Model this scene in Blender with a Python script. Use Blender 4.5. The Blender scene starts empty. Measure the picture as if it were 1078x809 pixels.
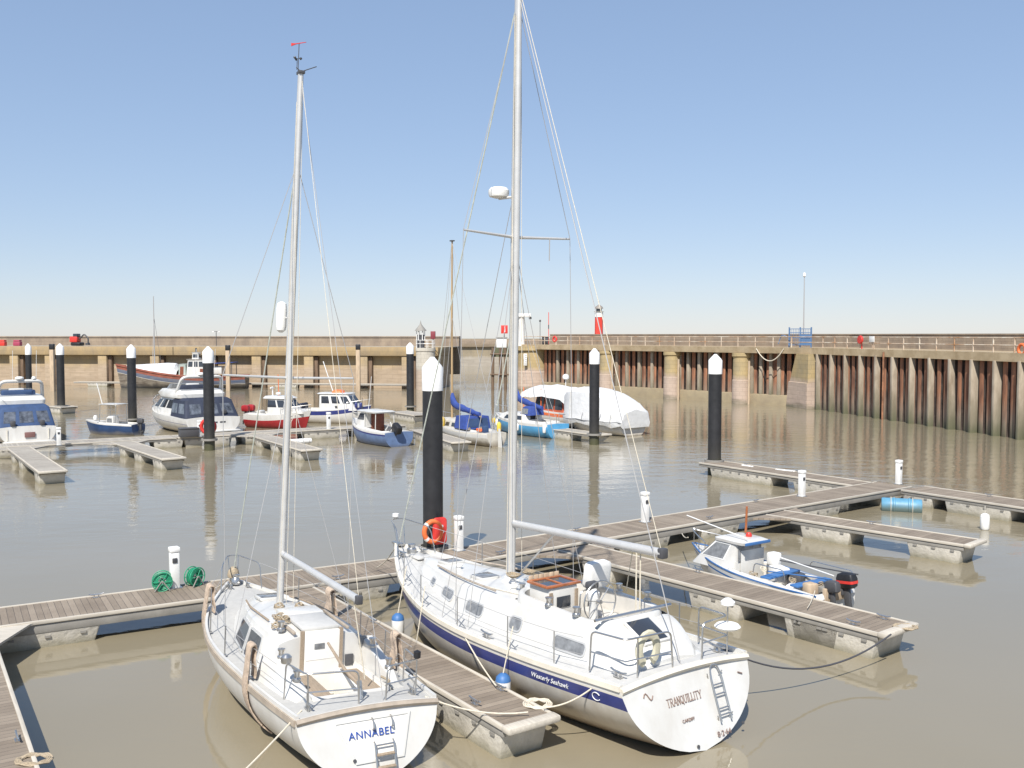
import bpy, bmesh, math, random
from mathutils import Vector, Matrix
random.seed(7)
PI = math.pi
R = math.radians
V = Vector

# ------------------------------------------------------------------ scene, camera
sc = bpy.context.scene
col = sc.collection
CAM_H = 7.0
FOC = 1020.0                                   # focal length in photograph pixels (1078 wide)
PITCH = math.atan(51.5 / FOC)
CP, SP = math.cos(PITCH), math.sin(PITCH)

def at(px, py, z=0.0):
    """point of the horizontal plane at height z seen at a photograph pixel"""
    u = (px - 539) / FOC
    v = (404.5 - py) / FOC
    d = V((u, CP + v * SP, -SP + v * CP))
    t = (z - CAM_H) / d.z
    return V((d.x * t, d.y * t, z))

def zat(py, D):
    """height of a point at distance D seen at photograph row py"""
    v = (404.5 - py) / FOC
    return CAM_H + D * (-SP + v * CP) / (CP + v * SP)

cam_d = bpy.data.cameras.new('camera')
cam = bpy.data.objects.new('camera', cam_d)
col.objects.link(cam)
cam.location = (0, 0, CAM_H)
cam.rotation_euler = (PI / 2 - PITCH, 0, 0)
cam_d.sensor_width = 36
cam_d.lens = 36 * FOC / 1078
cam_d.clip_end = 6000
cam_d.clip_start = 0.1
sc.camera = cam

# ------------------------------------------------------------------ light
SUN = V((-0.23, -0.97, 0)).normalized()
EL = R(50)
sund = bpy.data.lights.new('sun', 'SUN')
sund.energy = 3.9
sund.angle = R(0.53)
sund.color = (1.0, 0.955, 0.88)
suno = bpy.data.objects.new('sun', sund)
col.objects.link(suno)
sdir = V((SUN.x * math.cos(EL), SUN.y * math.cos(EL), math.sin(EL)))
suno.rotation_euler = sdir.to_track_quat('Z', 'Y').to_euler()
suno.location = (0, 0, 60)
w = bpy.data.worlds.new('World')
sc.world = w
w.use_nodes = True
nt = w.node_tree
sky = nt.nodes.new('ShaderNodeTexSky')
sky.sky_type = 'NISHITA'
sky.sun_disc = False
sky.sun_elevation = EL
sky.sun_rotation = math.atan2(SUN.x, SUN.y)
sky.altitude = 0
sky.air_density = 1.0
sky.dust_density = 0.05
sky.ozone_density = 5.0
bg = nt.nodes['Background']
bg.inputs['Strength'].default_value = 0.15
hsv = nt.nodes.new('ShaderNodeHueSaturation')
hsv.inputs['Saturation'].default_value = 1.18
gam = nt.nodes.new('ShaderNodeGamma')
gam.inputs['Gamma'].default_value = 0.46
nt.links.new(sky.outputs[0], gam.inputs[0])
nt.links.new(gam.outputs[0], hsv.inputs['Color'])
tint = nt.nodes.new('ShaderNodeMix'); tint.data_type = 'RGBA'; tint.blend_type = 'MULTIPLY'
tint.inputs['Factor'].default_value = 1
tint.inputs['B'].default_value = (1.20, 1.235, 1.39, 1)
nt.links.new(hsv.outputs[0], tint.inputs['A'])
nt.links.new(tint.outputs['Result'], bg.inputs[0])
vs = sc.view_settings
vs.view_transform = 'Standard'
vs.look = 'None'
vs.exposure = 0.70
vs.gamma = 1

# ------------------------------------------------------------------ materials
def mat(name, c, rough=0.6, metal=0.0, var=0.0, scale=3.0, c2=None, bump=0.0, bscale=None,
        zstain=None, spec=0.5, stretch=None, detail=5.0, coat=0.0):
    """principled material; c2 = second colour mixed by noise, zstain = (z0, z1, colour, amount):
    grime of its own ragged outline between two local heights"""
    m = bpy.data.materials.new(name)
    m.use_nodes = True
    t = m.node_tree
    b = t.nodes['Principled BSDF']
    b.inputs['Base Color'].default_value = (*c, 1)
    b.inputs['Roughness'].default_value = rough
    b.inputs['Metallic'].default_value = metal
    b.inputs['Specular IOR Level'].default_value = spec
    b.inputs['Coat Weight'].default_value = coat
    N, L = t.nodes.new, t.links.new
    tc = N('ShaderNodeTexCoord')
    vec = tc.outputs['Object']
    if stretch:
        mp = N('ShaderNodeMapping')
        mp.inputs['Scale'].default_value = stretch
        L(vec, mp.inputs[0])
        vec = mp.outputs[0]
    out = None
    if var or c2:
        n = N('ShaderNodeTexNoise')
        n.inputs['Scale'].default_value = scale
        n.inputs['Detail'].default_value = detail
        n.inputs['Roughness'].default_value = 0.62
        L(vec, n.inputs['Vector'])
        r = N('ShaderNodeValToRGB')
        r.color_ramp.elements[0].position = 0.33
        r.color_ramp.elements[1].position = 0.67
        if c2:
            r.color_ramp.elements[0].color = (*c2, 1)
            r.color_ramp.elements[1].color = (*c, 1)
        else:
            r.color_ramp.elements[0].color = (*[x * (1 - var) for x in c], 1)
            r.color_ramp.elements[1].color = (*[min(1, x * (1 + var)) for x in c], 1)
        L(n.outputs[0], r.inputs[0])
        out = r.outputs[0]
    if zstain:
        sts = zstain if isinstance(zstain, list) else [zstain]
        for (z0, z1, sc_, am) in sts:
            sx = N('ShaderNodeSeparateXYZ')
            L(tc.outputs['Object'], sx.inputs[0])
            n2 = N('ShaderNodeTexNoise')
            n2.inputs['Scale'].default_value = 2.2
            n2.inputs['Detail'].default_value = 6
            mp2 = N('ShaderNodeMapping')
            mp2.inputs['Scale'].default_value = (1, 1, 0.25)
            L(tc.outputs['Object'], mp2.inputs[0])
            L(mp2.outputs[0], n2.inputs['Vector'])
            ad = N('ShaderNodeMath'); ad.operation = 'MULTIPLY_ADD'
            L(n2.outputs[0], ad.inputs[0])
            ad.inputs[1].default_value = -(z1 - z0) * 1.2
            L(sx.outputs['Z'], ad.inputs[2])
            mr = N('ShaderNodeMapRange')
            mr.inputs['From Min'].default_value = z0 - (z1 - z0) * 0.6
            mr.inputs['From Max'].default_value = z1 - (z1 - z0) * 0.6
            mr.inputs['To Min'].default_value = am
            mr.inputs['To Max'].default_value = 0
            L(ad.outputs[0], mr.inputs['Value'])
            mx = N('ShaderNodeMix'); mx.data_type = 'RGBA'
            L(mr.outputs[0], mx.inputs['Factor'])
            if out is None:
                mx.inputs['A'].default_value = (*c, 1)
            else:
                L(out, mx.inputs['A'])
            mx.inputs['B'].default_value = (*sc_, 1)
            out = mx.outputs['Result']
    if out is not None:
        L(out, b.inputs['Base Color'])
    if bump:
        n3 = N('ShaderNodeTexNoise')
        n3.inputs['Scale'].default_value = bscale or scale * 3
        n3.inputs['Detail'].default_value = 6
        L(vec, n3.inputs['Vector'])
        bp = N('ShaderNodeBump')
        bp.inputs['Strength'].default_value = bump
        bp.inputs['Distance'].default_value = 0.05
        L(n3.outputs[0], bp.inputs['Height'])
        L(bp.outputs[0], b.inputs['Normal'])
    return m

M = {}
M['gel'] = mat('white gelcoat', (0.65, 0.645, 0.62), 0.28, c2=(0.56, 0.54, 0.50), scale=1.7, coat=0.2, stretch=(1, 1, .6))
M['deck'] = mat('grey white deck paint', (0.50, 0.492, 0.47), 0.6, var=0.06, scale=6)
M['nonslip'] = mat('grey non slip deck panel', (0.43, 0.422, 0.40), 0.8, var=0.07, scale=9)
M['hull_cream'] = mat('stained cream hull', (0.66, 0.63, 0.565), 0.32, c2=(0.55, 0.51, 0.44), scale=1.6, stretch=(1.4, 1.4, .5), coat=0.2,
                      zstain=[(0.0, 0.85, (0.31, 0.22, 0.13), 0.9), (-0.05, 0.15, (0.10, 0.085, 0.06), 0.9)])
M['hull_white'] = mat('weathered white hull', (0.68, 0.665, 0.63), 0.32, c2=(0.58, 0.555, 0.51), scale=1.6, stretch=(1.4, 1.4, .5), coat=0.2,
                      zstain=[(0.0, 0.36, (0.50, 0.42, 0.31), 0.6), (-0.05, 0.11, (0.10, 0.085, 0.06), 0.9)])
M['navy'] = mat('navy blue paint', (0.035, 0.045, 0.17), 0.35, var=0.2, scale=2)
M['beige'] = mat('beige rubbing strake', (0.38, 0.32, 0.255), 0.6, var=0.15, scale=4)
M['cream'] = mat('cream moulding', (0.70, 0.65, 0.55), 0.5, var=0.08, scale=3)
M['steel'] = mat('stainless steel', (0.55, 0.54, 0.52), 0.28, metal=0.9)
M['wire'] = mat('grey rigging wire', (0.42, 0.41, 0.40), 0.5, metal=0.3)
M['alu'] = mat('anodised aluminium spar', (0.60, 0.59, 0.57), 0.38, metal=0.35, var=0.06, scale=4)
M['rope'] = mat('pale rope', (0.62, 0.56, 0.45), 0.9, var=0.15, scale=30)
M['rope_dark'] = mat('dark mooring rope', (0.06, 0.06, 0.07), 0.9)
M['rope_brown'] = mat('mixed brown rope', (0.36, 0.29, 0.20), 0.95, var=0.3, scale=30)
M['glass'] = mat('dark window glass', (0.035, 0.04, 0.05), 0.06, spec=0.8)
M['glass_grey'] = mat('greyed acrylic window', (0.20, 0.205, 0.21), 0.15, var=0.3, scale=7, spec=0.7)
M['vinyl'] = mat('clear vinyl canopy window', (0.09, 0.10, 0.12), 0.1, var=0.7, scale=2.5, spec=0.7)
M['teak'] = mat('weathered teak', (0.32, 0.25, 0.18), 0.7, var=0.2, scale=4, stretch=(1, 9, 9))
M['varnish'] = mat('varnished hatch wood', (0.36, 0.12, 0.045), 0.3, var=0.25, scale=6, coat=0.4)
M['tan'] = mat('tan carpet cloth', (0.48, 0.375, 0.285), 0.95, var=0.18, scale=8, bump=0.5)
M['black'] = mat('black plastic', (0.018, 0.018, 0.02), 0.45, var=0.2, scale=5)
M['dark'] = mat('dark grey fittings', (0.07, 0.07, 0.075), 0.5)
M['white'] = mat('white plastic', (0.78, 0.77, 0.74), 0.45, var=0.03, scale=4)
M['bluecap'] = mat('blue rubber', (0.05, 0.15, 0.36), 0.5)
M['red'] = mat('red plastic', (0.62, 0.045, 0.035), 0.4, var=0.08, scale=4)
M['orange'] = mat('orange plastic', (0.75, 0.17, 0.05), 0.5, var=0.1, scale=5)
M['bluetext'] = mat('blue lettering', (0.03, 0.08, 0.33), 0.5)
M['browntext'] = mat('brown lettering', (0.24, 0.16, 0.13), 0.5)
M['whitetext'] = mat('white lettering', (0.8, 0.8, 0.8), 0.5)
M['weed'] = mat('greenish furled canvas', (0.50, 0.52, 0.45), 0.9, var=0.2, scale=6)
M['sailblue'] = mat('blue sail cover canvas', (0.032, 0.065, 0.26), 0.8, var=0.2, scale=3, bump=0.4)
M['canopy'] = mat('navy canvas canopy', (0.024, 0.031, 0.055), 0.75, var=0.2, scale=2, bump=0.3)
M['canopy_light'] = mat('blue canvas canopy', (0.032, 0.065, 0.15), 0.75, var=0.2, scale=2, bump=0.3)
M['tarp'] = mat('white tarpaulin', (0.66, 0.66, 0.655), 0.55, var=0.06, scale=1.2, bump=1.0, bscale=2.2, zstain=(0.2, 1.0, (0.48, 0.46, 0.42), 0.5))
M['hull_blue'] = mat('blue hull paint', (0.028, 0.062, 0.15), 0.35, var=0.15, scale=2,
                     zstain=(0.0, 0.3, (0.36, 0.33, 0.28), 0.7))
M['hull_skyblue'] = mat('sky blue hull paint', (0.09, 0.33, 0.58), 0.35, var=0.1, scale=2,
                        zstain=(0.0, 0.22, (0.05, 0.16, 0.28), 0.9))
M['hull_red'] = mat('dark red hull paint', (0.34, 0.025, 0.03), 0.35, var=0.15, scale=2,
                    zstain=(-0.05, 0.18, (0.05, 0.02, 0.02), 0.9))
M['hull_grey'] = mat('dirty grey hull', (0.50, 0.47, 0.41), 0.5, var=0.15, scale=2,
                     zstain=(0.0, 0.4, (0.20, 0.16, 0.11), 0.9))
M['hull_wood'] = mat('peeling old wooden hull', (0.30, 0.26, 0.205), 0.8, c2=(0.11, 0.085, 0.065), scale=1.6,
                     stretch=(0.6, 1, 3), zstain=(0.1, 0.7, (0.05, 0.05, 0.05), 0.9))
M['old_blue'] = mat('faded blue hull planks', (0.07, 0.10, 0.17), 0.8, c2=(0.17, 0.17, 0.19), scale=1.3, stretch=(0.5, 1, 3))
M['old_red'] = mat('faded red rubbing strake', (0.26, 0.085, 0.055), 0.8, var=0.25, scale=1.5)
M['concrete'] = mat('pontoon float concrete', (0.54, 0.505, 0.44), 0.85, var=0.12, scale=3, bump=0.4,
                    zstain=[(-0.05, 0.16, (0.10, 0.095, 0.04), 0.9), (0.05, 0.34, (0.34, 0.31, 0.23), 0.55)])
M['fascia'] = mat('galvanised pontoon frame', (0.26, 0.245, 0.22), 0.7, var=0.15, scale=2)
M['under'] = mat('dark wet pontoon frame', (0.035, 0.032, 0.028), 0.8)
M['timber_edge'] = mat('bleached timber edge', (0.49, 0.445, 0.375), 0.85, var=0.14, scale=3, stretch=(0.5, 6, 6))
M['pile'] = mat('black pile sleeve', (0.022, 0.022, 0.024), 0.5, var=0.3, scale=2, bump=0.15,
                zstain=[(0.3, 2.0, (0.06, 0.055, 0.045), 0.7), (0.1, 0.8, (0.075, 0.075, 0.035), 0.9)])
M['pilecap'] = mat('white pile cap', (0.80, 0.79, 0.77), 0.45, var=0.04, scale=3)
M['green'] = mat('green hose', (0.03, 0.30, 0.16), 0.5, var=0.2, scale=9)
M['drum'] = mat('faded blue drum', (0.10, 0.27, 0.40), 0.5, var=0.15, scale=3,
                zstain=(-0.05, 0.18, (0.12, 0.14, 0.10), 0.8))
M['tanpost'] = mat('pale timber post', (0.47, 0.36, 0.25), 0.85, var=0.2, scale=3, stretch=(3, 3, 0.4))
M['rustrail'] = mat('rusty cream railing', (0.62, 0.56, 0.46), 0.7, c2=(0.36, 0.20, 0.10), scale=0.9)
M['gate_blue'] = mat('blue painted steel', (0.09, 0.17, 0.31), 0.5, var=0.1, scale=2)
M['lh_red'] = mat('lighthouse red paint', (0.66, 0.06, 0.04), 0.5, var=0.06, scale=1)
M['lh_white'] = mat('lighthouse white paint', (0.80, 0.79, 0.76), 0.5, var=0.04, scale=1)
M['wood_mast'] = mat('varnished wooden mast', (0.40, 0.28, 0.15), 0.5, var=0.15, scale=3, stretch=(4, 4, 0.3))
M['cockpit'] = mat('cockpit grey moulding', (0.60, 0.575, 0.53), 0.6, var=0.08, scale=3)
M['washboard'] = mat('cream washboards', (0.78, 0.755, 0.70), 0.4, var=0.04, scale=3)
M['brownwood'] = mat('brown wooden door', (0.20, 0.06, 0.03), 0.45, var=0.2, scale=3)
M['purple'] = mat('red transom panel', (0.35, 0.05, 0.10), 0.5)
M['yellow'] = mat('yellow plastic', (0.75, 0.50, 0.06), 0.5)

def planks_mat(name, c, c2, pitch, seam=0.07):
    """weathered deck boards laid across local x, each its own tone, dark gaps between them"""
    m = bpy.data.materials.new(name)
    m.use_nodes = True
    t = m.node_tree
    b = t.nodes['Principled BSDF']
    N, L = t.nodes.new, t.links.new
    tc = N('ShaderNodeTexCoord')
    sx = N('ShaderNodeSeparateXYZ'); L(tc.outputs['Object'], sx.inputs[0])
    dv = N('ShaderNodeMath'); dv.operation = 'DIVIDE'; dv.inputs[1].default_value = pitch
    L(sx.outputs['X'], dv.inputs[0])
    fl = N('ShaderNodeMath'); fl.operation = 'FLOOR'; L(dv.outputs[0], fl.inputs[0])
    fr = N('ShaderNodeMath'); fr.operation = 'FRACT'; L(dv.outputs[0], fr.inputs[0])
    wn = N('ShaderNodeTexWhiteNoise'); wn.noise_dimensions = '1D'; L(fl.outputs[0], wn.inputs['W'])
    n = N('ShaderNodeTexNoise'); n.inputs['Scale'].default_value = 1.1; n.inputs['Detail'].default_value = 6
    L(tc.outputs['Object'], n.inputs['Vector'])
    g = N('ShaderNodeTexNoise'); g.inputs['Scale'].default_value = 6; g.inputs['Detail'].default_value = 4
    mp = N('ShaderNodeMapping'); mp.inputs['Scale'].default_value = (8, 0.8, 1)
    L(tc.outputs['Object'], mp.inputs[0]); L(mp.outputs[0], g.inputs['Vector'])
    a1 = N('ShaderNodeMath'); a1.operation = 'MULTIPLY_ADD'; a1.inputs[1].default_value = 0.30
    L(wn.outputs['Value'], a1.inputs[0])
    a2 = N('ShaderNodeMath'); a2.operation = 'MULTIPLY'; a2.inputs[1].default_value = 0.6
    L(n.outputs[0], a2.inputs[0]); L(a2.outputs[0], a1.inputs[2])
    a3 = N('ShaderNodeMath'); a3.operation = 'MULTIPLY_ADD'; a3.inputs[1].default_value = 0.35
    L(g.outputs[0], a3.inputs[0]); L(a1.outputs[0], a3.inputs[2])
    r = N('ShaderNodeValToRGB')
    r.color_ramp.elements[0].position = 0.38; r.color_ramp.elements[0].color = (*c2, 1)
    r.color_ramp.elements[1].position = 0.86; r.color_ramp.elements[1].color = (*c, 1)
    L(a3.outputs[0], r.inputs[0])
    gt = N('ShaderNodeMath'); gt.operation = 'GREATER_THAN'; gt.inputs[1].default_value = 1 - seam
    L(fr.outputs[0], gt.inputs[0])
    mx = N('ShaderNodeMix'); mx.data_type = 'RGBA'
    L(gt.outputs[0], mx.inputs['Factor']); L(r.outputs[0], mx.inputs['A'])
    mx.inputs['B'].default_value = (0.05, 0.045, 0.04, 1)
    L(mx.outputs['Result'], b.inputs['Base Color'])
    b.inputs['Roughness'].default_value = 0.85
    bp = N('ShaderNodeBump'); bp.inputs['Strength'].default_value = 0.5; bp.inputs['Distance'].default_value = 0.01
    sb = N('ShaderNodeMath'); sb.operation = 'SUBTRACT'; L(g.outputs[0], sb.inputs[0]); L(gt.outputs[0], sb.inputs[1])
    L(sb.outputs[0], bp.inputs['Height']); L(bp.outputs[0], b.inputs['Normal'])
    return m

M['planks'] = planks_mat('weathered pontoon planks', (0.305, 0.25, 0.192), (0.18, 0.143, 0.107), 0.145, 0.05)
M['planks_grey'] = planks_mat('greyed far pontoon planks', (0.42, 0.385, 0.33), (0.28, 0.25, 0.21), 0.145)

def wall_mat(name, hi, hi2, lo, lo2, zsplit, soft=0.8, bw=1.5, bh=0.45, weed=None, mortar=0.8):
    """coursed masonry: two tide zones of different stain with a ragged border, block joints"""
    m = bpy.data.materials.new(name)
    m.use_nodes = True
    t = m.node_tree
    b = t.nodes['Principled BSDF']
    N, L = t.nodes.new, t.links.new
    tc = N('ShaderNodeTexCoord')
    sx = N('ShaderNodeSeparateXYZ'); L(tc.outputs['Object'], sx.inputs[0])
    def noise(scale, st=(1, 1, 1), det=6):
        mp = N('ShaderNodeMapping'); mp.inputs['Scale'].default_value = st
        L(tc.outputs['Object'], mp.inputs[0])
        n = N('ShaderNodeTexNoise'); n.inputs['Scale'].default_value = scale; n.inputs['Detail'].default_value = det
        n.inputs['Roughness'].default_value = 0.65
        L(mp.outputs[0], n.inputs['Vector'])
        return n.outputs[0]
    def ramp(f, a, c, p0=0.36, p1=0.64):
        r = N('ShaderNodeValToRGB')
        r.color_ramp.elements[0].position = p0; r.color_ramp.elements[0].color = (*a, 1)
        r.color_ramp.elements[1].position = p1; r.color_ramp.elements[1].color = (*c, 1)
        L(f, r.inputs[0]); return r.outputs[0]
    nA = noise(0.7, (1, 1, 0.5)); nB = noise(1.3, (0.35, 0.35, 2.2)); nC = noise(0.5, (1, 1, 0.3))
    top = ramp(nA, hi2, hi); bot = ramp(nB, lo2, lo)
    ad = N('ShaderNodeMath'); ad.operation = 'MULTIPLY_ADD'; ad.inputs[1].default_value = soft * 2
    L(nC, ad.inputs[0]); L(sx.outputs['Z'], ad.inputs[2])
    mr = N('ShaderNodeMapRange'); mr.inputs['From Min'].default_value = zsplit + soft - soft * 0.5
    mr.inputs['From Max'].default_value = zsplit + soft + soft * 0.5
    L(ad.outputs[0], mr.inputs['Value'])
    mx = N('ShaderNodeMix'); mx.data_type = 'RGBA'
    L(mr.outputs[0], mx.inputs['Factor']); L(bot, mx.inputs['A']); L(top, mx.inputs['B'])
    out = mx.outputs['Result']
    if weed:
        mw = N('ShaderNodeMapRange'); mw.inputs['From Min'].default_value = weed[0] + 0.6; mw.inputs['From Max'].default_value = weed[1] + 0.6
        mw.inputs['To Min'].default_value = 0.85; mw.inputs['To Max'].default_value = 0
        a2 = N('ShaderNodeMath'); a2.operation = 'MULTIPLY_ADD'; a2.inputs[1].default_value = 1.2
        L(nB, a2.inputs[0]); L(sx.outputs['Z'], a2.inputs[2]); L(a2.outputs[0], mw.inputs['Value'])
        m2 = N('ShaderNodeMix'); m2.data_type = 'RGBA'
        L(mw.outputs[0], m2.inputs['Factor']); L(out, m2.inputs['A']); m2.inputs['B'].default_value = (*weed[2], 1)
        out = m2.outputs['Result']
    # joints in the wall's own length/height
    cx = N('ShaderNodeCombineXYZ')
    av = N('ShaderNodeMath'); av.operation = 'ADD'; L(sx.outputs['X'], av.inputs[0]); L(sx.outputs['Y'], av.inputs[1])
    L(av.outputs[0], cx.inputs['X']); L(sx.outputs['Z'], cx.inputs['Y'])
    br = N('ShaderNodeTexBrick')
    br.inputs['Scale'].default_value = 1; br.inputs['Brick Width'].default_value = bw; br.inputs['Row Height'].default_value = bh
    br.inputs['Mortar Size'].default_value = 0.03
    br.inputs['Color1'].default_value = (1, 1, 1, 1); br.inputs['Color2'].default_value = (0.90, 0.90, 0.90, 1)
    br.inputs['Mortar'].default_value = (mortar, mortar, mortar, 1)
    L(cx.outputs[0], br.inputs['Vector'])
    mu = N('ShaderNodeMix'); mu.data_type = 'RGBA'; mu.blend_type = 'MULTIPLY'; mu.inputs['Factor'].default_value = 1
    L(out, mu.inputs['A']); L(br.outputs['Color'], mu.inputs['B'])
    L(mu.outputs['Result'], b.inputs['Base Color'])
    b.inputs['Roughness'].default_value = 0.9
    bp = N('ShaderNodeBump'); bp.inputs['Strength'].default_value = 0.6; bp.inputs['Distance'].default_value = 0.08
    L(nA, bp.inputs['Height']); L(bp.outputs[0], b.inputs['Normal'])
    return m

M['quay'] = wall_mat('lichened quay masonry', (0.44, 0.325, 0.175), (0.34, 0.26, 0.16), (0.45, 0.35, 0.25), (0.36, 0.275, 0.19), 2.9, 0.9, bh=0.6)
M['quay_cope'] = wall_mat('ochre quay coping', (0.41, 0.295, 0.15), (0.31, 0.235, 0.145), (0.39, 0.28, 0.15), (0.30, 0.23, 0.15), 4.0, 0.5, bw=2.4, bh=1.2)
M['parapet'] = wall_mat('brown parapet stone', (0.33, 0.26, 0.19), (0.23, 0.18, 0.14), (0.32, 0.25, 0.17), (0.24, 0.19, 0.14), 5.0, 0.5, bw=1.6, bh=0.5)
M['breakwater'] = wall_mat('breakwater stone', (0.34, 0.28, 0.19), (0.26, 0.22, 0.16), (0.40, 0.36, 0.30), (0.33, 0.29, 0.24), 2.2, 0.6, bw=2.5, bh=0.8)
M['pier_stone'] = wall_mat('pier block stone', (0.50, 0.37, 0.18), (0.36, 0.29, 0.17), (0.52, 0.41, 0.33), (0.44, 0.34, 0.27), 2.7, 0.6, bw=0.9, bh=0.42,
                           weed=(0.0, 0.5, (0.16, 0.15, 0.10)))
M['post_con'] = mat('tidal concrete post', (0.42, 0.36, 0.28), 0.9, c2=(0.24, 0.19, 0.135), scale=1.4, stretch=(1, 1, 0.35), bump=0.4,
                    zstain=[(0.4, 3.0, (0.16, 0.15, 0.10), 0.85), (-0.1, 0.9, (0.10, 0.11, 0.06), 0.8)])
M['pier_beam'] = mat('pier edge concrete', (0.43, 0.34, 0.22), 0.9, c2=(0.29, 0.215, 0.125), scale=0.8, bump=0.4)
M['sheet'] = mat('rusty sheet piling', (0.40, 0.18, 0.095), 0.9, c2=(0.14, 0.065, 0.042), scale=2.2, stretch=(1.5, 1.5, 0.22), bump=0.5,
                 zstain=[(0.6, 2.6, (0.30, 0.25, 0.19), 0.75), (-0.1, 1.1, (0.08, 0.085, 0.05), 0.85)])
M['pans'] = mat('sheet pile pans painted shade dark', (0.05, 0.036, 0.03), 0.8, var=0.5, scale=2)  # near-black colour paints the shade of the recesses into the pans
M['toe'] = mat('silty pier toe', (0.33, 0.27, 0.17), 0.9, c2=(0.26, 0.21, 0.14), scale=1.2, bump=0.3)
M['quay_top'] = mat('quay paving', (0.38, 0.34, 0.27), 0.9, var=0.15, scale=0.8)
M['timber_dark'] = mat('dark wet timber', (0.15, 0.10, 0.065), 0.85, var=0.3, scale=2, stretch=(3, 3, 0.4))

def water_mat():
    m = bpy.data.materials.new('silty harbour water')
    m.use_nodes = True
    t = m.node_tree
    b = t.nodes['Principled BSDF']
    N, L = t.nodes.new, t.links.new
    geo = N('ShaderNodeNewGeometry')
    def noise(scale, st, det=3, rough=0.5):
        mp = N('ShaderNodeMapping'); mp.inputs['Scale'].default_value = st
        mp.inputs['Rotation'].default_value = (0, 0, R(-14))
        L(geo.outputs['Position'], mp.inputs[0])
        n = N('ShaderNodeTexNoise'); n.inputs['Scale'].default_value = scale
        n.inputs['Detail'].default_value = det; n.inputs['Roughness'].default_value = rough
        L(mp.outputs[0], n.inputs['Vector']); return n.outputs[0]
    silt = noise(0.06, (1, 1, 1), 4)
    r = N('ShaderNodeValToRGB')
    r.color_ramp.elements[0].position = 0.35; r.color_ramp.elements[0].color = (0.232, 0.199, 0.135, 1)
    r.color_ramp.elements[1].position = 0.65; r.color_ramp.elements[1].color = (0.262, 0.226, 0.158, 1)
    L(silt, r.inputs[0]); L(r.outputs[0], b.inputs['Base Color'])
    b.inputs['Roughness'].default_value = 0.0
    b.inputs['IOR'].default_value = 1.46
    big = noise(0.55, (1, 1.7, 1), 3); fine = noise(2.6, (1, 1.9, 1), 4, 0.55)
    patch = noise(0.035, (1, 2.2, 1), 3)
    pr = N('ShaderNodeMapRange'); pr.inputs['From Min'].default_value = 0.38; pr.inputs['From Max'].default_value = 0.62
    pr.inputs['To Min'].default_value = 0.35; pr.inputs['To Max'].default_value = 1.0
    L(patch, pr.inputs['Value'])
    # calmer in the sheltered berths near the pontoons, livelier out in the open basin
    sx = N('ShaderNodeSeparateXYZ'); L(geo.outputs['Position'], sx.inputs[0])
    yr = N('ShaderNodeMapRange'); yr.inputs['From Min'].default_value = 22; yr.inputs['From Max'].default_value = 48
    yr.inputs['To Min'].default_value = 0.16; yr.inputs['To Max'].default_value = 1.0
    L(sx.outputs['Y'], yr.inputs['Value'])
    mu0 = N('ShaderNodeMath'); mu0.operation = 'MULTIPLY'; L(pr.outputs[0], mu0.inputs[0]); L(yr.outputs[0], mu0.inputs[1])
    mu = N('ShaderNodeMath'); mu.operation = 'MULTIPLY'; L(fine, mu.inputs[0]); mu.inputs[1].default_value = 0.24
    sm = N('ShaderNodeMath'); sm.operation = 'ADD'; L(big, sm.inputs[0]); L(mu.outputs[0], sm.inputs[1])
    bp = N('ShaderNodeBump'); bp.inputs['Distance'].default_value = 0.048
    L(mu0.outputs[0], bp.inputs['Strength']); L(sm.outputs[0], bp.inputs['Height'])
    L(bp.outputs[0], b.inputs['Normal'])
    return m
M['water'] = water_mat()

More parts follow.
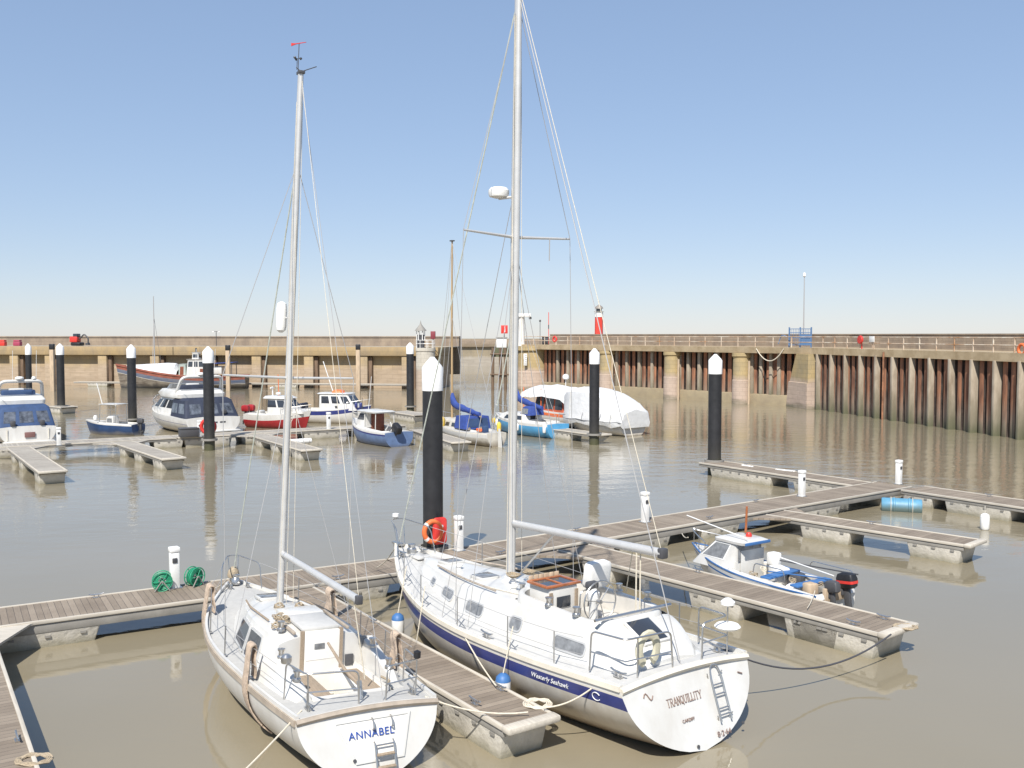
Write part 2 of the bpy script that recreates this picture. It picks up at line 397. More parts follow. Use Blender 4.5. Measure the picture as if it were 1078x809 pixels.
# ------------------------------------------------------------------ mesh helpers
class MB:
    def __init__(s):
        s.v = []; s.f = []; s.m = []
    def add(s, vs_, fs, m=0, T=None):
        o = len(s.v)
        s.v += [tuple(T @ V(p)) if T else tuple(p) for p in vs_]
        for f in fs:
            s.f.append(tuple(i + o for i in f)); s.m.append(m)
        return s
    def box(s, c, d, m=0, rz=0.0, bev=0.0, T=None, rx=0.0, ry=0.0):
        bm = bmesh.new()
        bmesh.ops.create_cube(bm, size=1)
        for v in bm.verts:
            v.co = V((v.co.x * d[0], v.co.y * d[1], v.co.z * d[2]))
        if bev:
            bmesh.ops.bevel(bm, geom=bm.edges[:], offset=min(bev, min(d) * 0.45), segments=2, affect='EDGES', profile=0.5)
        X = Matrix.Translation(V(c)) @ Matrix.Rotation(rz, 4, 'Z') @ Matrix.Rotation(ry, 4, 'Y') @ Matrix.Rotation(rx, 4, 'X')
        if T: X = T @ X
        bm.verts.index_update()
        s.add([v.co for v in bm.verts], [[v.index for v in f.verts] for f in bm.faces], m, X)
        bm.free(); return s
    def tube(s, pts, r, n=8, m=0, closed=False):
        P_ = [V(p) for p in pts]; k = len(P_)
        rings = []; up = V((0.03, 0.02, 1))
        prev = None
        for i, p in enumerate(P_):
            a = P_[(i - 1) % k] if (i > 0 or closed) else p
            c = P_[(i + 1) % k] if (i < k - 1 or closed) else p
            t = (c - a).normalized()
            if prev is None:
                ref = up if abs(t.dot(up.normalized())) < 0.95 else V((1, 0.02, 0.03))
                x = t.cross(ref).normalized()
            else:
                x = (prev - t * prev.dot(t))
                x = x.normalized() if x.length > 1e-6 else t.cross(up).normalized()
            prev = x; y = t.cross(x)
            rr = r[i] if isinstance(r, (list, tuple)) else r
            rings.append([p + (x * math.cos(2 * PI * j / n) + y * math.sin(2 * PI * j / n)) * rr for j in range(n)])
        return s.loft(rings, True, not closed, m, closed)
    def loft(s, rings, ring_closed=True, caps=True, m=0, closed=False):
        n = len(rings[0]); k = len(rings)
        fs = []
        for i in range(k if closed else k - 1):
            i2 = (i + 1) % k
            for j in range(n if ring_closed else n - 1):
                j2 = (j + 1) % n
                fs.append((i * n + j, i * n + j2, i2 * n + j2, i2 * n + j))
        if caps and not closed:
            fs.append(tuple(range(n - 1, -1, -1))); fs.append(tuple((k - 1) * n + j for j in range(n)))
        return s.add([p for r_ in rings for p in r_], fs, m)
    def lathe(s, prof, n=20, m=0, T=None, a0=0, a1=2 * PI):
        full = abs(a1 - a0 - 2 * PI) < 1e-6
        kk = n if full else n + 1
        rings = []
        for r_, z in prof:
            rings.append([V((max(r_, 1e-4) * math.cos(a0 + (a1 - a0) * j / n), max(r_, 1e-4) * math.sin(a0 + (a1 - a0) * j / n), z)) for j in range(kk)])
        if T: rings = [[T @ p for p in q] for q in rings]
        return s.loft(rings, full or True, True, m)
    def prism(s, poly, z0, z1, m=0, T=None):
        n = len(poly)
        vs_ = [(x, y, z0) for x, y in poly] + [(x, y, z1) for x, y in poly]
        fs = [tuple(range(n - 1, -1, -1)), tuple(range(n, 2 * n))] + [(i, (i + 1) % n, n + (i + 1) % n, n + i) for i in range(n)]
        return s.add(vs_, fs, m, T)
    def build(s, name, mats, parent=None, smooth=38, loc=None, recalc=True):
        me = bpy.data.meshes.new(name)
        me.from_pydata(s.v, [], s.f)
        if not isinstance(mats, (list, tuple)): mats = [mats]
        for m_ in mats: me.materials.append(M[m_] if isinstance(m_, str) else m_)
        me.polygons.foreach_set('material_index', s.m)
        if recalc:
            bm = bmesh.new(); bm.from_mesh(me)
            bmesh.ops.remove_doubles(bm, verts=bm.verts, dist=1e-5)
            bmesh.ops.recalc_face_normals(bm, faces=bm.faces)
            bm.to_mesh(me); bm.free()
        me.polygons.foreach_set('use_smooth', [True] * len(me.polygons))
        me.set_sharp_from_angle(angle=R(smooth))
        o = bpy.data.objects.new(name, me)
        col.objects.link(o)
        if parent: o.parent = parent
        if loc: o.location = loc
        return o

def tag(o, label=None, cat=None, group=None, kind=None):
    if label: o['label'] = label
    if cat: o['category'] = cat
    if group: o['group'] = group
    if kind: o['kind'] = kind
    return o

def thing(name, label, cat, loc=(0, 0, 0), rz=0.0, group=None, rx=0.0, ry=0.0):
    o = bpy.data.objects.new(name, None)
    o.empty_display_size = 0.3
    col.objects.link(o)
    o.location = loc
    o.rotation_euler = (rx, ry, rz)
    return tag(o, label, cat, group)

def kids(o):
    return [c for c in bpy.data.objects if c.parent == o]

def dup(root, loc, rz=None, label=None, scale=None):
    c = root.copy(); col.objects.link(c); c.location = loc
    if rz is not None: c.rotation_euler = (0, 0, rz)
    if label: c['label'] = label
    if scale: c.scale = scale
    for k in kids(root):
        d = k.copy(); col.objects.link(d); d.parent = c
        for g in kids(k):
            e = g.copy(); col.objects.link(e); e.parent = d
    return c

def interp(tbl, x):
    """smooth (Catmull-Rom) interpolation in a table of (x, value)"""
    n = len(tbl)
    if x <= tbl[0][0]: return tbl[0][1]
    if x >= tbl[-1][0]: return tbl[-1][1]
    for i in range(n - 1):
        if x <= tbl[i + 1][0]: break
    x0, y0 = tbl[i]; x1, y1 = tbl[i + 1]
    h = x1 - x0; u = (x - x0) / h
    m0 = (y1 - tbl[i - 1][1]) / (x1 - tbl[i - 1][0]) if i > 0 else (y1 - y0) / h
    m1 = (tbl[i + 2][1] - y0) / (tbl[i + 2][0] - x0) if i < n - 2 else (y1 - y0) / h
    return (2 * u**3 - 3 * u**2 + 1) * y0 + (u**3 - 2 * u**2 + u) * h * m0 + (-2 * u**3 + 3 * u**2) * y1 + (u**3 - u**2) * h * m1

def sag(a, b, s=0.1, n=14):
    a, b = V(a), V(b)
    return [a.lerp(b, i / n) - V((0, 0, s * 4 * (i / n) * (1 - i / n))) for i in range(n + 1)]

def arc(pts, r=0.1, n=5):
    """polyline with rounded corners"""
    P_ = [V(p) for p in pts]; out = [P_[0]]
    for i in range(1, len(P_) - 1):
        a, b, c = P_[i - 1], P_[i], P_[i + 1]
        d1 = (a - b); d2 = (c - b)
        q = min(r, d1.length * 0.45, d2.length * 0.45)
        s_, e = b + d1.normalized() * q, b + d2.normalized() * q
        for k in range(n + 1):
            u = k / n
            out.append(s_ * (1 - u)**2 + b * 2 * u * (1 - u) + e * u**2)
    out.append(P_[-1])
    return out

def text_mesh(name, body, size, mt, parent, mtx, shear=0.0, space=1.0, thick=0.004, align='CENTER'):
    cu = bpy.data.curves.new(name, 'FONT')
    cu.body = body; cu.size = size; cu.shear = shear; cu.space_character = space
    cu.align_x = align; cu.align_y = 'CENTER'; cu.extrude = thick
    tmp = bpy.data.objects.new('tmp_' + name, cu)
    col.objects.link(tmp)
    dg = bpy.context.evaluated_depsgraph_get()
    me = bpy.data.meshes.new_from_object(tmp.evaluated_get(dg))
    bpy.data.objects.remove(tmp)
    me.materials.clear(); me.materials.append(M[mt])
    me.transform(mtx)
    me.name = name
    o = bpy.data.objects.new(name, me)
    col.objects.link(o); o.parent = parent
    return o

def basis(x, y, o):
    x = V(x).normalized(); y = V(y); y = (y - x * y.dot(x)).normalized(); z = x.cross(y)
    return Matrix(((x.x, y.x, z.x, o[0]), (x.y, y.y, z.y, o[1]), (x.z, y.z, z.z, o[2]), (0, 0, 0, 1)))

# ------------------------------------------------------------------ hull kit
class Hull:
    """local frame: +x bow, +y port, z up from the waterline"""
    def __init__(s, L, beam, sheer, depth, rs=0.1, rb=0.6, q=(1.7, 1.15), p=2.2, camber=0.08):
        s.L, s.bt, s.st, s.dt, s.rs, s.rb, s.q, s.p, s.cam = L, beam, sheer, depth, rs, rb, q, p, camber
    def B(s, t): return max(0.012, interp(s.bt, t))
    def S(s, t): return interp(s.st, t)
    def t(s, x): return min(1, max(0, x / s.L + 0.5))
    def deckz(s, x, y):
        t = s.t(x); b = s.B(t)
        return s.S(t) - 0.02 + s.cam * b * max(0, 1 - (y / b)**2)
    def pt(s, t, w, side):
        """w = 0 at the sheer, 1 at the keel"""
        b, sh, d = s.B(t), s.S(t), interp(s.dt, t)
        q = s.q[0] + (s.q[1] - s.q[0]) * t**1.5
        y = b * max(0.0, 1 - w**s.p)**(1 / q)
        z = sh - (sh + d) * w
        f = -s.rs / s.S(0) * (1 - t)**3 - s.rb / s.S(1) * t**3
        return V((-s.L / 2 + s.L * t + f * (sh - z), y * side, z))
    def build(s, name, root, mats, bands=(), nt=44, nw=16, transom=None):
        """bands: list of (depth below sheer, material index); below the last: index 0"""
        mb = MB(); rows = []
        for side in (1, -1):
            grid = []
            for i in range(nt + 1):
                t = i / nt
                t = t**0.85 if False else t
                tot = s.S(t) + interp(s.dt, t)
                ws = [0.0] + [min(0.9, b[0] / tot) for b in bands]
                w0 = ws[-1]
                k = nw - len(ws) + 1
                ws += [w0 + (1 - w0) * ((j + 1) / k)**0.8 for j in range(k)]
                grid.append([s.pt(t, w_, side) for w_ in ws])
            n = len(grid[0])
            vs_ = [p_ for g in grid for p_ in g]
            for i in range(nt):
                for j in range(n - 1):
                    mi = bands[j][1] if j < len(bands) else 0
                    a = i * n + j
                    mb.add([vs_[a], vs_[a + 1], vs_[a + n + 1], vs_[a + n]], [(0, 1, 2, 3)], mi)
            rows.append(grid[0])
        h = mb.build(name, mats, root)
        # transom plate
        ring = rows[0] + rows[1][::-1][1:]
        top = []
        a, b = ring[-1], ring[0]
        for i in range(1, 8):
            u = i / 8
            y = a.y + (b.y - a.y) * u
            top.append(V((a.x, y, s.deckz(-s.L / 2, y) + 0.02)))
        MB().add(ring + top, [tuple(range(len(ring) + len(top)))]).build('transom', transom or mats[0], root)
        return h
    def deck(s, root, mt, holes=(), nt=70, nu=28, name='deck', inset=0.985):
        mb = MB(); vs_ = []
        for i in range(nt + 1):
            t = i / nt; b = s.B(t) * inset
            for j in range(nu + 1):
                u = -1 + 2 * j / nu
                x = -s.L / 2 + s.L * t
                vs_.append((x, u * b, s.S(t) - 0.02 + s.cam * s.B(t) * (1 - u * u)))
        fs = []
        for i in range(nt):
            for j in range(nu):
                a = i * (nu + 1) + j
                f = (a, a + nu + 1, a + nu + 2, a + 1)
                cx = sum(vs_[k][0] for k in f) / 4; cy = sum(vs_[k][1] for k in f) / 4
                if any(h[0] < cx < h[1] and h[2] < cy < h[3] for h in holes): continue
                fs.append(f)
        mb.add(vs_, fs)
        return mb.build(name, mt, root)
    def rail(s, root, mt, name='rubbing_strake', w_=0.05, h=0.07, dz=0.02, t0=0.0, t1=1.0, n=48):
        """rubbing strake: a square section run along both sheers, joined at the bow"""
        mb = MB()
        for side in (1, -1):
            rings = []
            for i in range(n + 1):
                t = t0 + (t1 - t0) * i / n
                p_ = s.pt(t, 0, side)
                d = s.pt(min(1, t + .01), 0, side) - s.pt(max(0, t - .01), 0, side)
                nn = V((d.y, -d.x, 0)).normalized() * (-side)
                o = V((0, 0, dz))
                rings.append([p_ + o + nn * w_ * 0.5 + V((0, 0, h / 2)), p_ + o + nn * w_ * 0.5 - V((0, 0, h / 2)),
                              p_ + o - nn * w_ * 0.7 - V((0, 0, h / 2)), p_ + o - nn * w_ * 0.7 + V((0, 0, h / 2))])
            mb.loft(rings)
        return mb.build(name, mt, root)
    def bulwark(s, root, mt, h, t0=0, t1=1, thick=0.05, name='gunwale', n=40):
        mb = MB()
        for side in (1, -1):
            rings = []
            for i in range(n + 1):
                t = t0 + (t1 - t0) * i / n
                p_ = s.pt(t, 0, side)
                q_ = V((p_.x, p_.y - side * min(thick, s.B(t) * 0.9), p_.z))
                rings.append([p_ - V((0, 0, .02)), p_ + V((0, 0, h)), q_ + V((0, 0, h)), q_ - V((0, 0, .02))])
            mb.loft(rings)
        return mb.build(name, mt, root)

class Trunk:
    """cabin trunk lofted from stations (x, half width at deck, half width at roof, roof edge height)"""
    def __init__(s, st, hull=None, zb=None, crown=0.08, rad=0.05):
        s.st, s.h, s.zb, s.crown, s.rad = st, hull, zb, crown, rad
        s.T = [[(a[0], a[k]) for a in sorted(st)] for k in (1, 2, 3)]
    def base(s, x, y):
        return s.h.deckz(x, y) - 0.03 if s.h else s.zb
    def side(s, x, v, sd=1):
        wb, wt, z = (interp(T_, x) for T_ in s.T)
        a = V((x, wb * sd, s.base(x, wb))); b = V((x, wt * sd, z - s.rad))
        return a.lerp(b, v)
    def sec(s, x, nr=14):
        wb, wt, z = (interp(T_, x) for T_ in s.T)
        r = s.rad
        pts = [V((x, wb, s.base(x, wb)))]
        pts += [V((x, wb + (wt - wb) * k / 3, s.base(x, wb) + (z - r - s.base(x, wb)) * k / 3)) for k in (1, 2, 3)]
        pts.append(V((x, wt - r * 0.3, z - r * 0.3)))
        wi = wt - r
        for j in range(nr + 1):
            u = 1 - 2 * j / nr
            pts.append(V((x, wi * u, z + s.crown * (1 - u * u))))
        pts.append(V((x, -wt + r * 0.3, z - r * 0.3)))
        pts += [V((x, -(wb + (wt - wb) * k / 3), s.base(x, wb) + (z - r - s.base(x, wb)) * k / 3)) for k in (3, 2, 1)]
        pts.append(V((x, -wb, s.base(x, wb))))
        return pts
    def roofz(s, x, y):
        wb, wt, z = (interp(T_, x) for T_ in s.T)
        return z + s.crown * max(0, 1 - (y / (wt - s.rad))**2)
    def build(s, name, root, mats, dx=0.1, holes=(), roof_m=0, nr=14, smooth=35):
        xs = sorted(a[0] for a in s.st)
        n = max(2, int(round((xs[-1] - xs[0]) / dx)))
        secs = [s.sec(xs[0] + (xs[-1] - xs[0]) * i / n, nr) for i in range(n + 1)]
        k = len(secs[0]); mb = MB()
        vs_ = [p for q in secs for p in q]; fs = []; ms = []
        for i in range(n):
            for j in range(k - 1):
                f = (i * k + j, i * k + j + 1, (i + 1) * k + j + 1, (i + 1) * k + j)
                c = sum((vs_[q] for q in f), V()) / 4
                roof = 5 <= j < 5 + nr
                if roof and any(h[0] < c.x < h[1] and h[2] < c.y < h[3] for h in holes): continue
                fs.append(f); ms.append(roof_m if roof else 0)
        mb.v = [tuple(p) for p in vs_]; mb.f = fs; mb.m = ms
        mb.f.append(tuple(range(k))); mb.m.append(0)
        mb.f.append(tuple((n) * k + j for j in range(k - 1, -1, -1))); mb.m.append(0)
        return mb.build(name, mats, root, smooth)
    def window(s, root, x0, x1, v0, v1, sd=1, mt='glass', frame='alu', cr=0.3, off=0.012, fw=0.035, slant=0.0, name='window'):
        """window on the trunk's side: frame ring with a pane as sub-part"""
        def out(a, b, o, g):
            pts = []
            n = 5; W = abs(x1 - x0); Hh = (s.side((x0 + x1) / 2, v1, sd) - s.side((x0 + x1) / 2, v0, sd)).length
            r = cr * min(W, Hh)
            def pp(px, pz):
                fx, fz = px / W, pz / Hh
                v = v0 + (v1 - v0) * fz
                x = x0 + (x1 - x0) * fx + slant * fz
                e = 0.02
                q = s.side(x, v, sd)
                du = s.side(x + e, v, sd) - s.side(x - e, v, sd); dv = s.side(x, v + e, sd) - s.side(x, v - e, sd)
                nn = du.cross(dv).normalized()
                if nn.y * sd < 0: nn = -nn
                return q + nn * o
            for cx, cy, a0 in ((W - r, Hh - r, 0), (r, Hh - r, PI / 2), (r, r, PI), (W - r, r, 1.5 * PI)):
                for i in range(n + 1):
                    an = a0 + PI / 2 * i / n
                    pts.append(pp(cx + (r + g) * math.cos(an), cy + (r + g) * math.sin(an)))
            return pts
        f = MB()
        if frame:
            o0, o1, i1, i0 = out(0, 0, -0.01, fw), out(0, 0, off + 0.008, fw), out(0, 0, off + 0.008, 0), out(0, 0, -0.01, 0)
            n = len(o0)
            f.loft([o0, o1, i1, i0], True, False, 0, True)
            fo = f.build(name, frame, root)
        p1, p0 = out(0, 0, off, -0.001), out(0, 0, -0.01, -0.001)
        g = MB().loft([p0, p1], True, True).build('pane' if frame else name, mt, fo if frame else root)
        return fo if frame else g

def well(root, outline, ztop, zbase, floor, th, mats, name='cockpit'):
    """recess with a raised coaming; outline = inner polygon (ccw), ztop(x, y) coaming height"""
    n = len(outline); c = V((sum(p[0] for p in outline) / n, sum(p[1] for p in outline) / n))
    def off(g):
        o = []
        for i in range(n):
            a, b, d = V(outline[i - 1]), V(outline[i]), V(outline[(i + 1) % n])
            e = (d - a).normalized(); nn = V((e.y, -e.x))
            o.append(b + nn * g)
        return o
    o1, o2 = off(th * 1.25), off(th)
    rings = [[V((p.x, p.y, zbase(p.x, p.y))) for p in o1], [V((p.x, p.y, ztop(p.x, p.y) - 0.03)) for p in o2],
             [V((p.x, p.y, ztop(p.x, p.y))) for p in off(th * 0.75)],
             [V((p.x, p.y, ztop(p.x, p.y))) for p in off(th * 0.25)], [V((p[0], p[1], ztop(*p) - 0.03)) for p in outline],
             [V((p[0], p[1], floor)) for p in outline]]
    mb = MB()
    mb.loft(rings[:5], True, False, 0)
    mb.loft(rings[4:], True, False, 1)
    mb.add(rings[5], [tuple(range(n))], 1)
    return mb.build(name, mats, root)

def rrect(x0, x1, y0, y1, r, n=6):
    pts = []
    for cx, cy, a0 in ((x1 - r, y1 - r, 0), (x0 + r, y1 - r, PI / 2), (x0 + r, y0 + r, PI), (x1 - r, y0 + r, 1.5 * PI)):
        for i in range(n + 1):
            a = a0 + PI / 2 * i / n
            pts.append((cx + r * math.cos(a), cy + r * math.sin(a)))
    return pts

def wire(root, a, b, name='shroud', r=0.006, mt='wire', s=0.0):
    return MB().tube([a, b] if not s else sag(a, b, s), r, 5).build(name, mt, root)

# ================================================================== THE SETTING
def on_line(px, a, b):
    """parameter (metres from a) where the vertical photo line px meets the ground line a-b"""
    k = (px - 539) / FOC
    d = (b - a).normalized()
    return (k * a.y - a.x) / (d.x - k * d.y)

wm = MB(); wm.add([(-900, -60, 0), (900, -60, 0), (900, 2500, 0), (-900, 2500, 0)], [(0, 1, 2, 3)])
tag(wm.build('water', 'water', recalc=False), kind='structure')
sb = MB(); sb.add([(-900, -60, -3.5), (900, -60, -3.5), (900, 2500, -3.5), (-900, 2500, -3.5)], [(0, 1, 2, 3)])
tag(sb.build('seabed', 'toe', recalc=False), kind='structure')

# ---- left quay: recessed masonry panels between pilasters, ochre coping, parapet behind
QA, QB = V((-96, 139.9)), V((-9.6, 126.7))
qd = (QB - QA).normalized(); QL = (QB - QA).length; qrz = math.atan2(qd.y, qd.x)
qw = thing('quay_wall', 'long lichened stone quay wall with recessed panels along the left side of the harbour', 'quay wall', (QA.x, QA.y, 0), qrz)
m_ = MB()
m_.box((QL / 2, 3.8, 1.0), (QL, 6.0, 6.5)); m_.build('wall', 'quay', qw)
m_ = MB(); m_.box((QL / 2, 3.3, 4.83), (QL, 7.2, 1.14), bev=0.05); m_.build('coping', 'quay_cope', qw)
for px in (-40, 15, 52, 108, 163, 218, 270, 325, 382, 428):
    s_ = on_line(px, QA, QB)
    m_ = MB(); m_.box((s_, 0.35, 0.9), (1.3, 1.0, 6.7), bev=0.06); m_.build('pilaster', 'quay', qw)
    m_ = MB(); m_.box((s_ + .92, 0.62, 0.75), (0.48, 0.7, 6.7), bev=0.05); m_.build('dark_strip', 'timber_dark', qw)  # dark upright strip set against the right side of each pilaster
m_ = MB(); m_.box((QL / 2, 10.0, 5.34), (QL, 6.4, 0.12)); o = m_.build('quay_paving', 'quay_top', None)
o.location = (QA.x, QA.y, 0); o.rotation_euler = (0, 0, qrz); tag(o, kind='structure')
pw = thing('parapet_wall', 'low brown stone parapet wall running behind the left quay', 'parapet', (QA.x, QA.y, 0), qrz)
m_ = MB(); m_.box((QL / 2 - 2, 13.6, 4.0), (QL + 4, 1.0, 5.3)); m_.build('wall', 'parapet', pw)
m_ = MB(); m_.box((QL / 2 - 2, 13.6, 6.75), (QL + 4, 1.25, 0.18), bev=0.03); m_.build('cap', 'parapet', pw)

# round bastion at the end of the left quay, with railings and a little lantern house
BX, BY = (448 - 539) / FOC * 124.6, 124.6
bs = thing('round_bastion', 'pale round stone bastion at the harbour mouth below the small lantern house', 'bastion', (BX, BY, 0))
MB().lathe([(1.25, -2), (1.22, 4.9), (1.3, 4.95), (1.3, 5.35), (0, 5.36)], 24).build('column', wall_mat('pale bastion stone', (0.62, 0.58, 0.50), (0.48, 0.44, 0.37), (0.47, 0.38, 0.30), (0.40, 0.32, 0.25), 2.6, 0.5, bw=0.8, bh=0.5), bs)
m_ = MB()
for k in range(9):
    a = 2 * PI * k / 9
    m_.tube([(1.2 * math.cos(a), 1.2 * math.sin(a), 5.35), (1.2 * math.cos(a), 1.2 * math.sin(a), 6.35)], 0.035, 6)
for z in (5.9, 6.35):
    m_.tube([(1.2 * math.cos(2 * PI * k / 24), 1.2 * math.sin(2 * PI * k / 24), z) for k in range(24)], 0.03, 6, 0, True)
m_.build('railing', 'white', bs)
lx = (443 - 539) / FOC * 126
lh = thing('lantern_house', 'tiny grey lantern house with a pointed roof behind the railings at the harbour mouth', 'lantern house', (lx, 126.0, 5.35))
m_ = MB(); m_.lathe([(0.5, 0), (0.5, 1.7)], 8); m_.build('body', 'dark', lh)
m_ = MB()
for k in range(6):
    a = 2 * PI * k / 6
    m_.tube([(0.52 * math.cos(a), 0.52 * math.sin(a), 1.0), (0.52 * math.cos(a), 0.52 * math.sin(a), 2.25)], 0.06, 6)
m_.build('columns', 'white', lh)
m_ = MB(); m_.lathe([(0.78, 2.2), (0.72, 2.3), (0.35, 2.75), (0.12, 3.05), (0.04, 3.4), (0, 3.6)], 8); m_.build('roof', 'fascia', lh)
rp = thing('signal_box', 'small dark red signal box on a post beside the lantern house', 'signal box', ((456 - 539) / FOC * 126, 126.0, 5.35))
m_ = MB(); m_.tube([(0, 0, 0), (0, 0, 1.2)], 0.06, 8); m_.build('post', 'dark', rp)
m_ = MB(); m_.box((0, 0, 1.65), (0.62, 0.5, 1.0), bev=0.05); m_.build('box', mat('maroon paint', (0.22, 0.04, 0.05), 0.5), rp)

# far breakwater seen through the harbour mouth
fb = thing('breakwater_wall', 'long stone breakwater far beyond the harbour mouth', 'breakwater')
m_ = MB(); m_.box((-18, 219, 1.6), (150, 6, 9.2)); m_.build('wall', 'breakwater', fb)
m_ = MB(); m_.box((-18, 218.8, 5.2), (150, 6.8, 1.7), bev=0.08); m_.build('cap', 'parapet', fb)

# ---- right pier
R2, R1, R0 = V((1.2, 125.3)), V((28.4, 92.7)), V((41.0, 30.5))
d2 = (R1 - R2).normalized(); d1 = (R0 - R1).normalized()
n2 = V((-d2.y, d2.x)); n1 = V((-d1.y, d1.x))
L2 = (R1 - R2).length; L1 = (R0 - R1).length
def off_line(d):
    """the pier's face line moved d metres inland, mitred at its bend"""
    a = R2 + n2 * d; c = R0 + n1 * d
    nb = (n1 + n2).normalized()
    return [a, R1 + nb * (d / nb.dot(n1)), c]
def sweep(d0, d1_, z0, z1, m=0):
    A_, B_ = off_line(d0), off_line(d1_)
    rings = [[V((a.x, a.y, z0)), V((b.x, b.y, z0)), V((b.x, b.y, z1)), V((a.x, a.y, z1))] for a, b in zip(A_, B_)]
    return MB().loft(rings, True, True, m)
tag(sweep(-0.25, 9, 5.2, 5.8).build('pier_deck', 'pier_beam'), kind='structure')
pp = thing('pier_parapet', 'dark brown parapet wall along the top of the right hand pier', 'parapet')
sweep(5.0, 5.7, 5.78, 7.02).build('wall', 'parapet', pp)
sweep(4.95, 5.75, 7.02, 7.12).build('cap', 'parapet', pp)
rl = thing('pier_railing', 'rust stained post and rail fence along the edge of the pier deck', 'railing')
for z, nm in ((6.3, 'mid_rail'), (6.82, 'top_rail')):
    MB().tube([V((p.x, p.y, z)) for p in off_line(0.25)], 0.045, 6).build(nm, 'rustrail', rl)
for (a, d_, n_, Ls) in ((R2, d2, n2, L2), (R1, d1, n1, L1)):
    k = int(Ls / 2.1)
    for i in range(1, k):
        p = a + d_ * (i * Ls / k) + n_ * 0.25
        MB().box((p.x, p.y, 6.31), (0.08, 0.08, 1.08)).build('post', 'rustrail', rl)

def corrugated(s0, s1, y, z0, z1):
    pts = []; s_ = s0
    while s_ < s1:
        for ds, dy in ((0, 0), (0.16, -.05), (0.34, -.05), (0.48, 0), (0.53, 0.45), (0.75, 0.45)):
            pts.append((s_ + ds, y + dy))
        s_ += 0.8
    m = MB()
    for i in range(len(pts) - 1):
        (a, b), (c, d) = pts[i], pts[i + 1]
        m.add([(a, b, z0), (c, d, z0), (c, d, z1), (a, b, z1)], [(0, 1, 2, 3)], 1 if max(b, d) - y > .3 else 0)  # recessed faces get the painted shade colour, fronts the rust
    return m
rz1, rz2 = math.atan2(d1.y, d1.x), math.atan2(d2.y, d2.x)
w1 = thing('sheet_pile_wall', 'rusty sheet pile wall with pale concrete posts, nearest stretch of the right pier', 'pier wall', (R1.x - n1.x * .5, R1.y - n1.y * .5, 0), rz1)
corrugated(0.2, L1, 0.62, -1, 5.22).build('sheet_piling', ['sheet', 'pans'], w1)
s_ = 2.0
while s_ < L1:
    w_ = 0.25 + random.uniform(-.04, .04)
    MB().box((s_, 0.52, 2.1 + random.uniform(-.06, .03)), (w_, 0.7, 6.35), bev=0.03, rx=random.uniform(-.006, .006), ry=random.uniform(-.008, .008)).build('post', 'post_con', w1)
    s_ += 2.42
m_ = MB(); m_.tube([(2.42 * 4.5 + 2.0, 0.2, 0), (2.42 * 4.5 + 2.0, 0.2, 5.6)], 0.08, 8); m_.build('pipe', mat('orange rust pipe', (0.28, 0.13, 0.07), 0.8, var=0.4, scale=2), w1)
w2 = thing('sheet_pile_wall', 'recessed sheet pile wall under the overhanging pier deck between the round stone piers', 'pier wall', (R2.x, R2.y, 0), rz2)
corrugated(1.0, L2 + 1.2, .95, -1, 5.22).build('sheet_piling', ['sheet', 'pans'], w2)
m_ = MB(); m_.box((L2 / 2 + 1, 1.0, -0.2), (L2 - 1, 0.8, 2.5), bev=0.1); m_.build('toe_wall', 'toe', w2)
for px in (590, 602, 614, 653, 664, 676, 688, 718, 728, 739, 750, 761, 793, 803, 813, 822):
    s_ = on_line(px, R2 + n2 * 1.3, R1 + n2 * 1.3)
    MB().box((s_ + random.uniform(-.3, .3), .85, 2.0), (0.34, 0.4, 6.3), bev=0.03).build('post', 'post_con', w2)
for px in (637, 705.5, 778.5):
    s_ = on_line(px, R2, R1)
    p = R2 + d2 * s_ + n2 * 0.35
    t_ = thing('round_pier', {637: 'round stone pier under the deck nearest the white covered boat', 705.5: 'round stone pier under the deck, middle one of three',
               778.5: 'round stone pier under the deck beside the tall black pile with the white cap'}[px], 'pier', (p.x, p.y, 0), rz2, 'round stone piers under the pier deck')
    m_ = MB(); m_.lathe([(0.98, -2), (0.93, 2.4), (0.88, 2.45), (0.86, 4.7), (0.98, 4.85), (0.98, 5.18), (0, 5.185)], 24); m_.build('column', 'pier_stone', t_)
    MB().tube([(1.25, -.45, -2), (1.25, -.42, 4.4)], .11, 8).build('guide_post', 'tanpost', t_)
# stone pier with a raking flank at the bend
bt = thing('raked_buttress', 'wide stone buttress with a sloping left flank below the blue gate', 'buttress', (R1.x, R1.y, 0), rz1)
rings = []
for z, xl in ((-2, -3.1), (2.45, -2.35), (2.5, -2.25), (5.19, -1.05)):
    yf = -1.0 + (0.12 if z < 2.48 else 0.22) * 1.0
    rings.append([V((xl, yf, z)), V((1.3, yf, z)), V((1.3, 2.4, z)), V((xl, 2.4, z))])
MB().loft(rings).build('masonry', 'pier_stone', bt, 20)
be = thing('pier_end_bastion', 'rounded ochre stone end of the right pier at the harbour mouth', 'bastion')
ex, ey = (561 - 539) / FOC * 125.0, 125.2
MB().lathe([(2.35, -2), (2.3, 2.3), (2.2, 2.35), (2.15, 5.0), (2.4, 5.05), (2.4, 5.6), (0, 5.61)], 28).build('column', 'pier_stone', be, loc=(ex, ey, 0))
tb = thing('tide_board', 'narrow white tide board fixed to the ochre end of the pier', 'tide board', ((553 - 539) / FOC * 122.9, 122.75, 3.2))
m_ = MB(); m_.box((0, 0, 0.7), (0.42, 0.1, 1.5), bev=0.02); m_.build('board', 'white', tb)
m_ = MB()
for k in range(5): MB().box((0.06, -0.06, 0.15 + k * 0.27), (0.18, 0.02, 0.06)).build('mark', 'dark', tb)
m_ = MB()
dl = thing('timber_dolphin', 'dark timber fender posts standing at the harbour mouth left of the pier end', 'fender posts', ((526 - 539) / FOC * 123, 123.0, 0))
for dx in (-0.9, 0.1, 0.75, 1.4):
    MB().tube([(dx, 0, -2), (dx * 0.95, 0.1, 5.4)], 0.19, 8).build('post', 'timber_dark', dl)
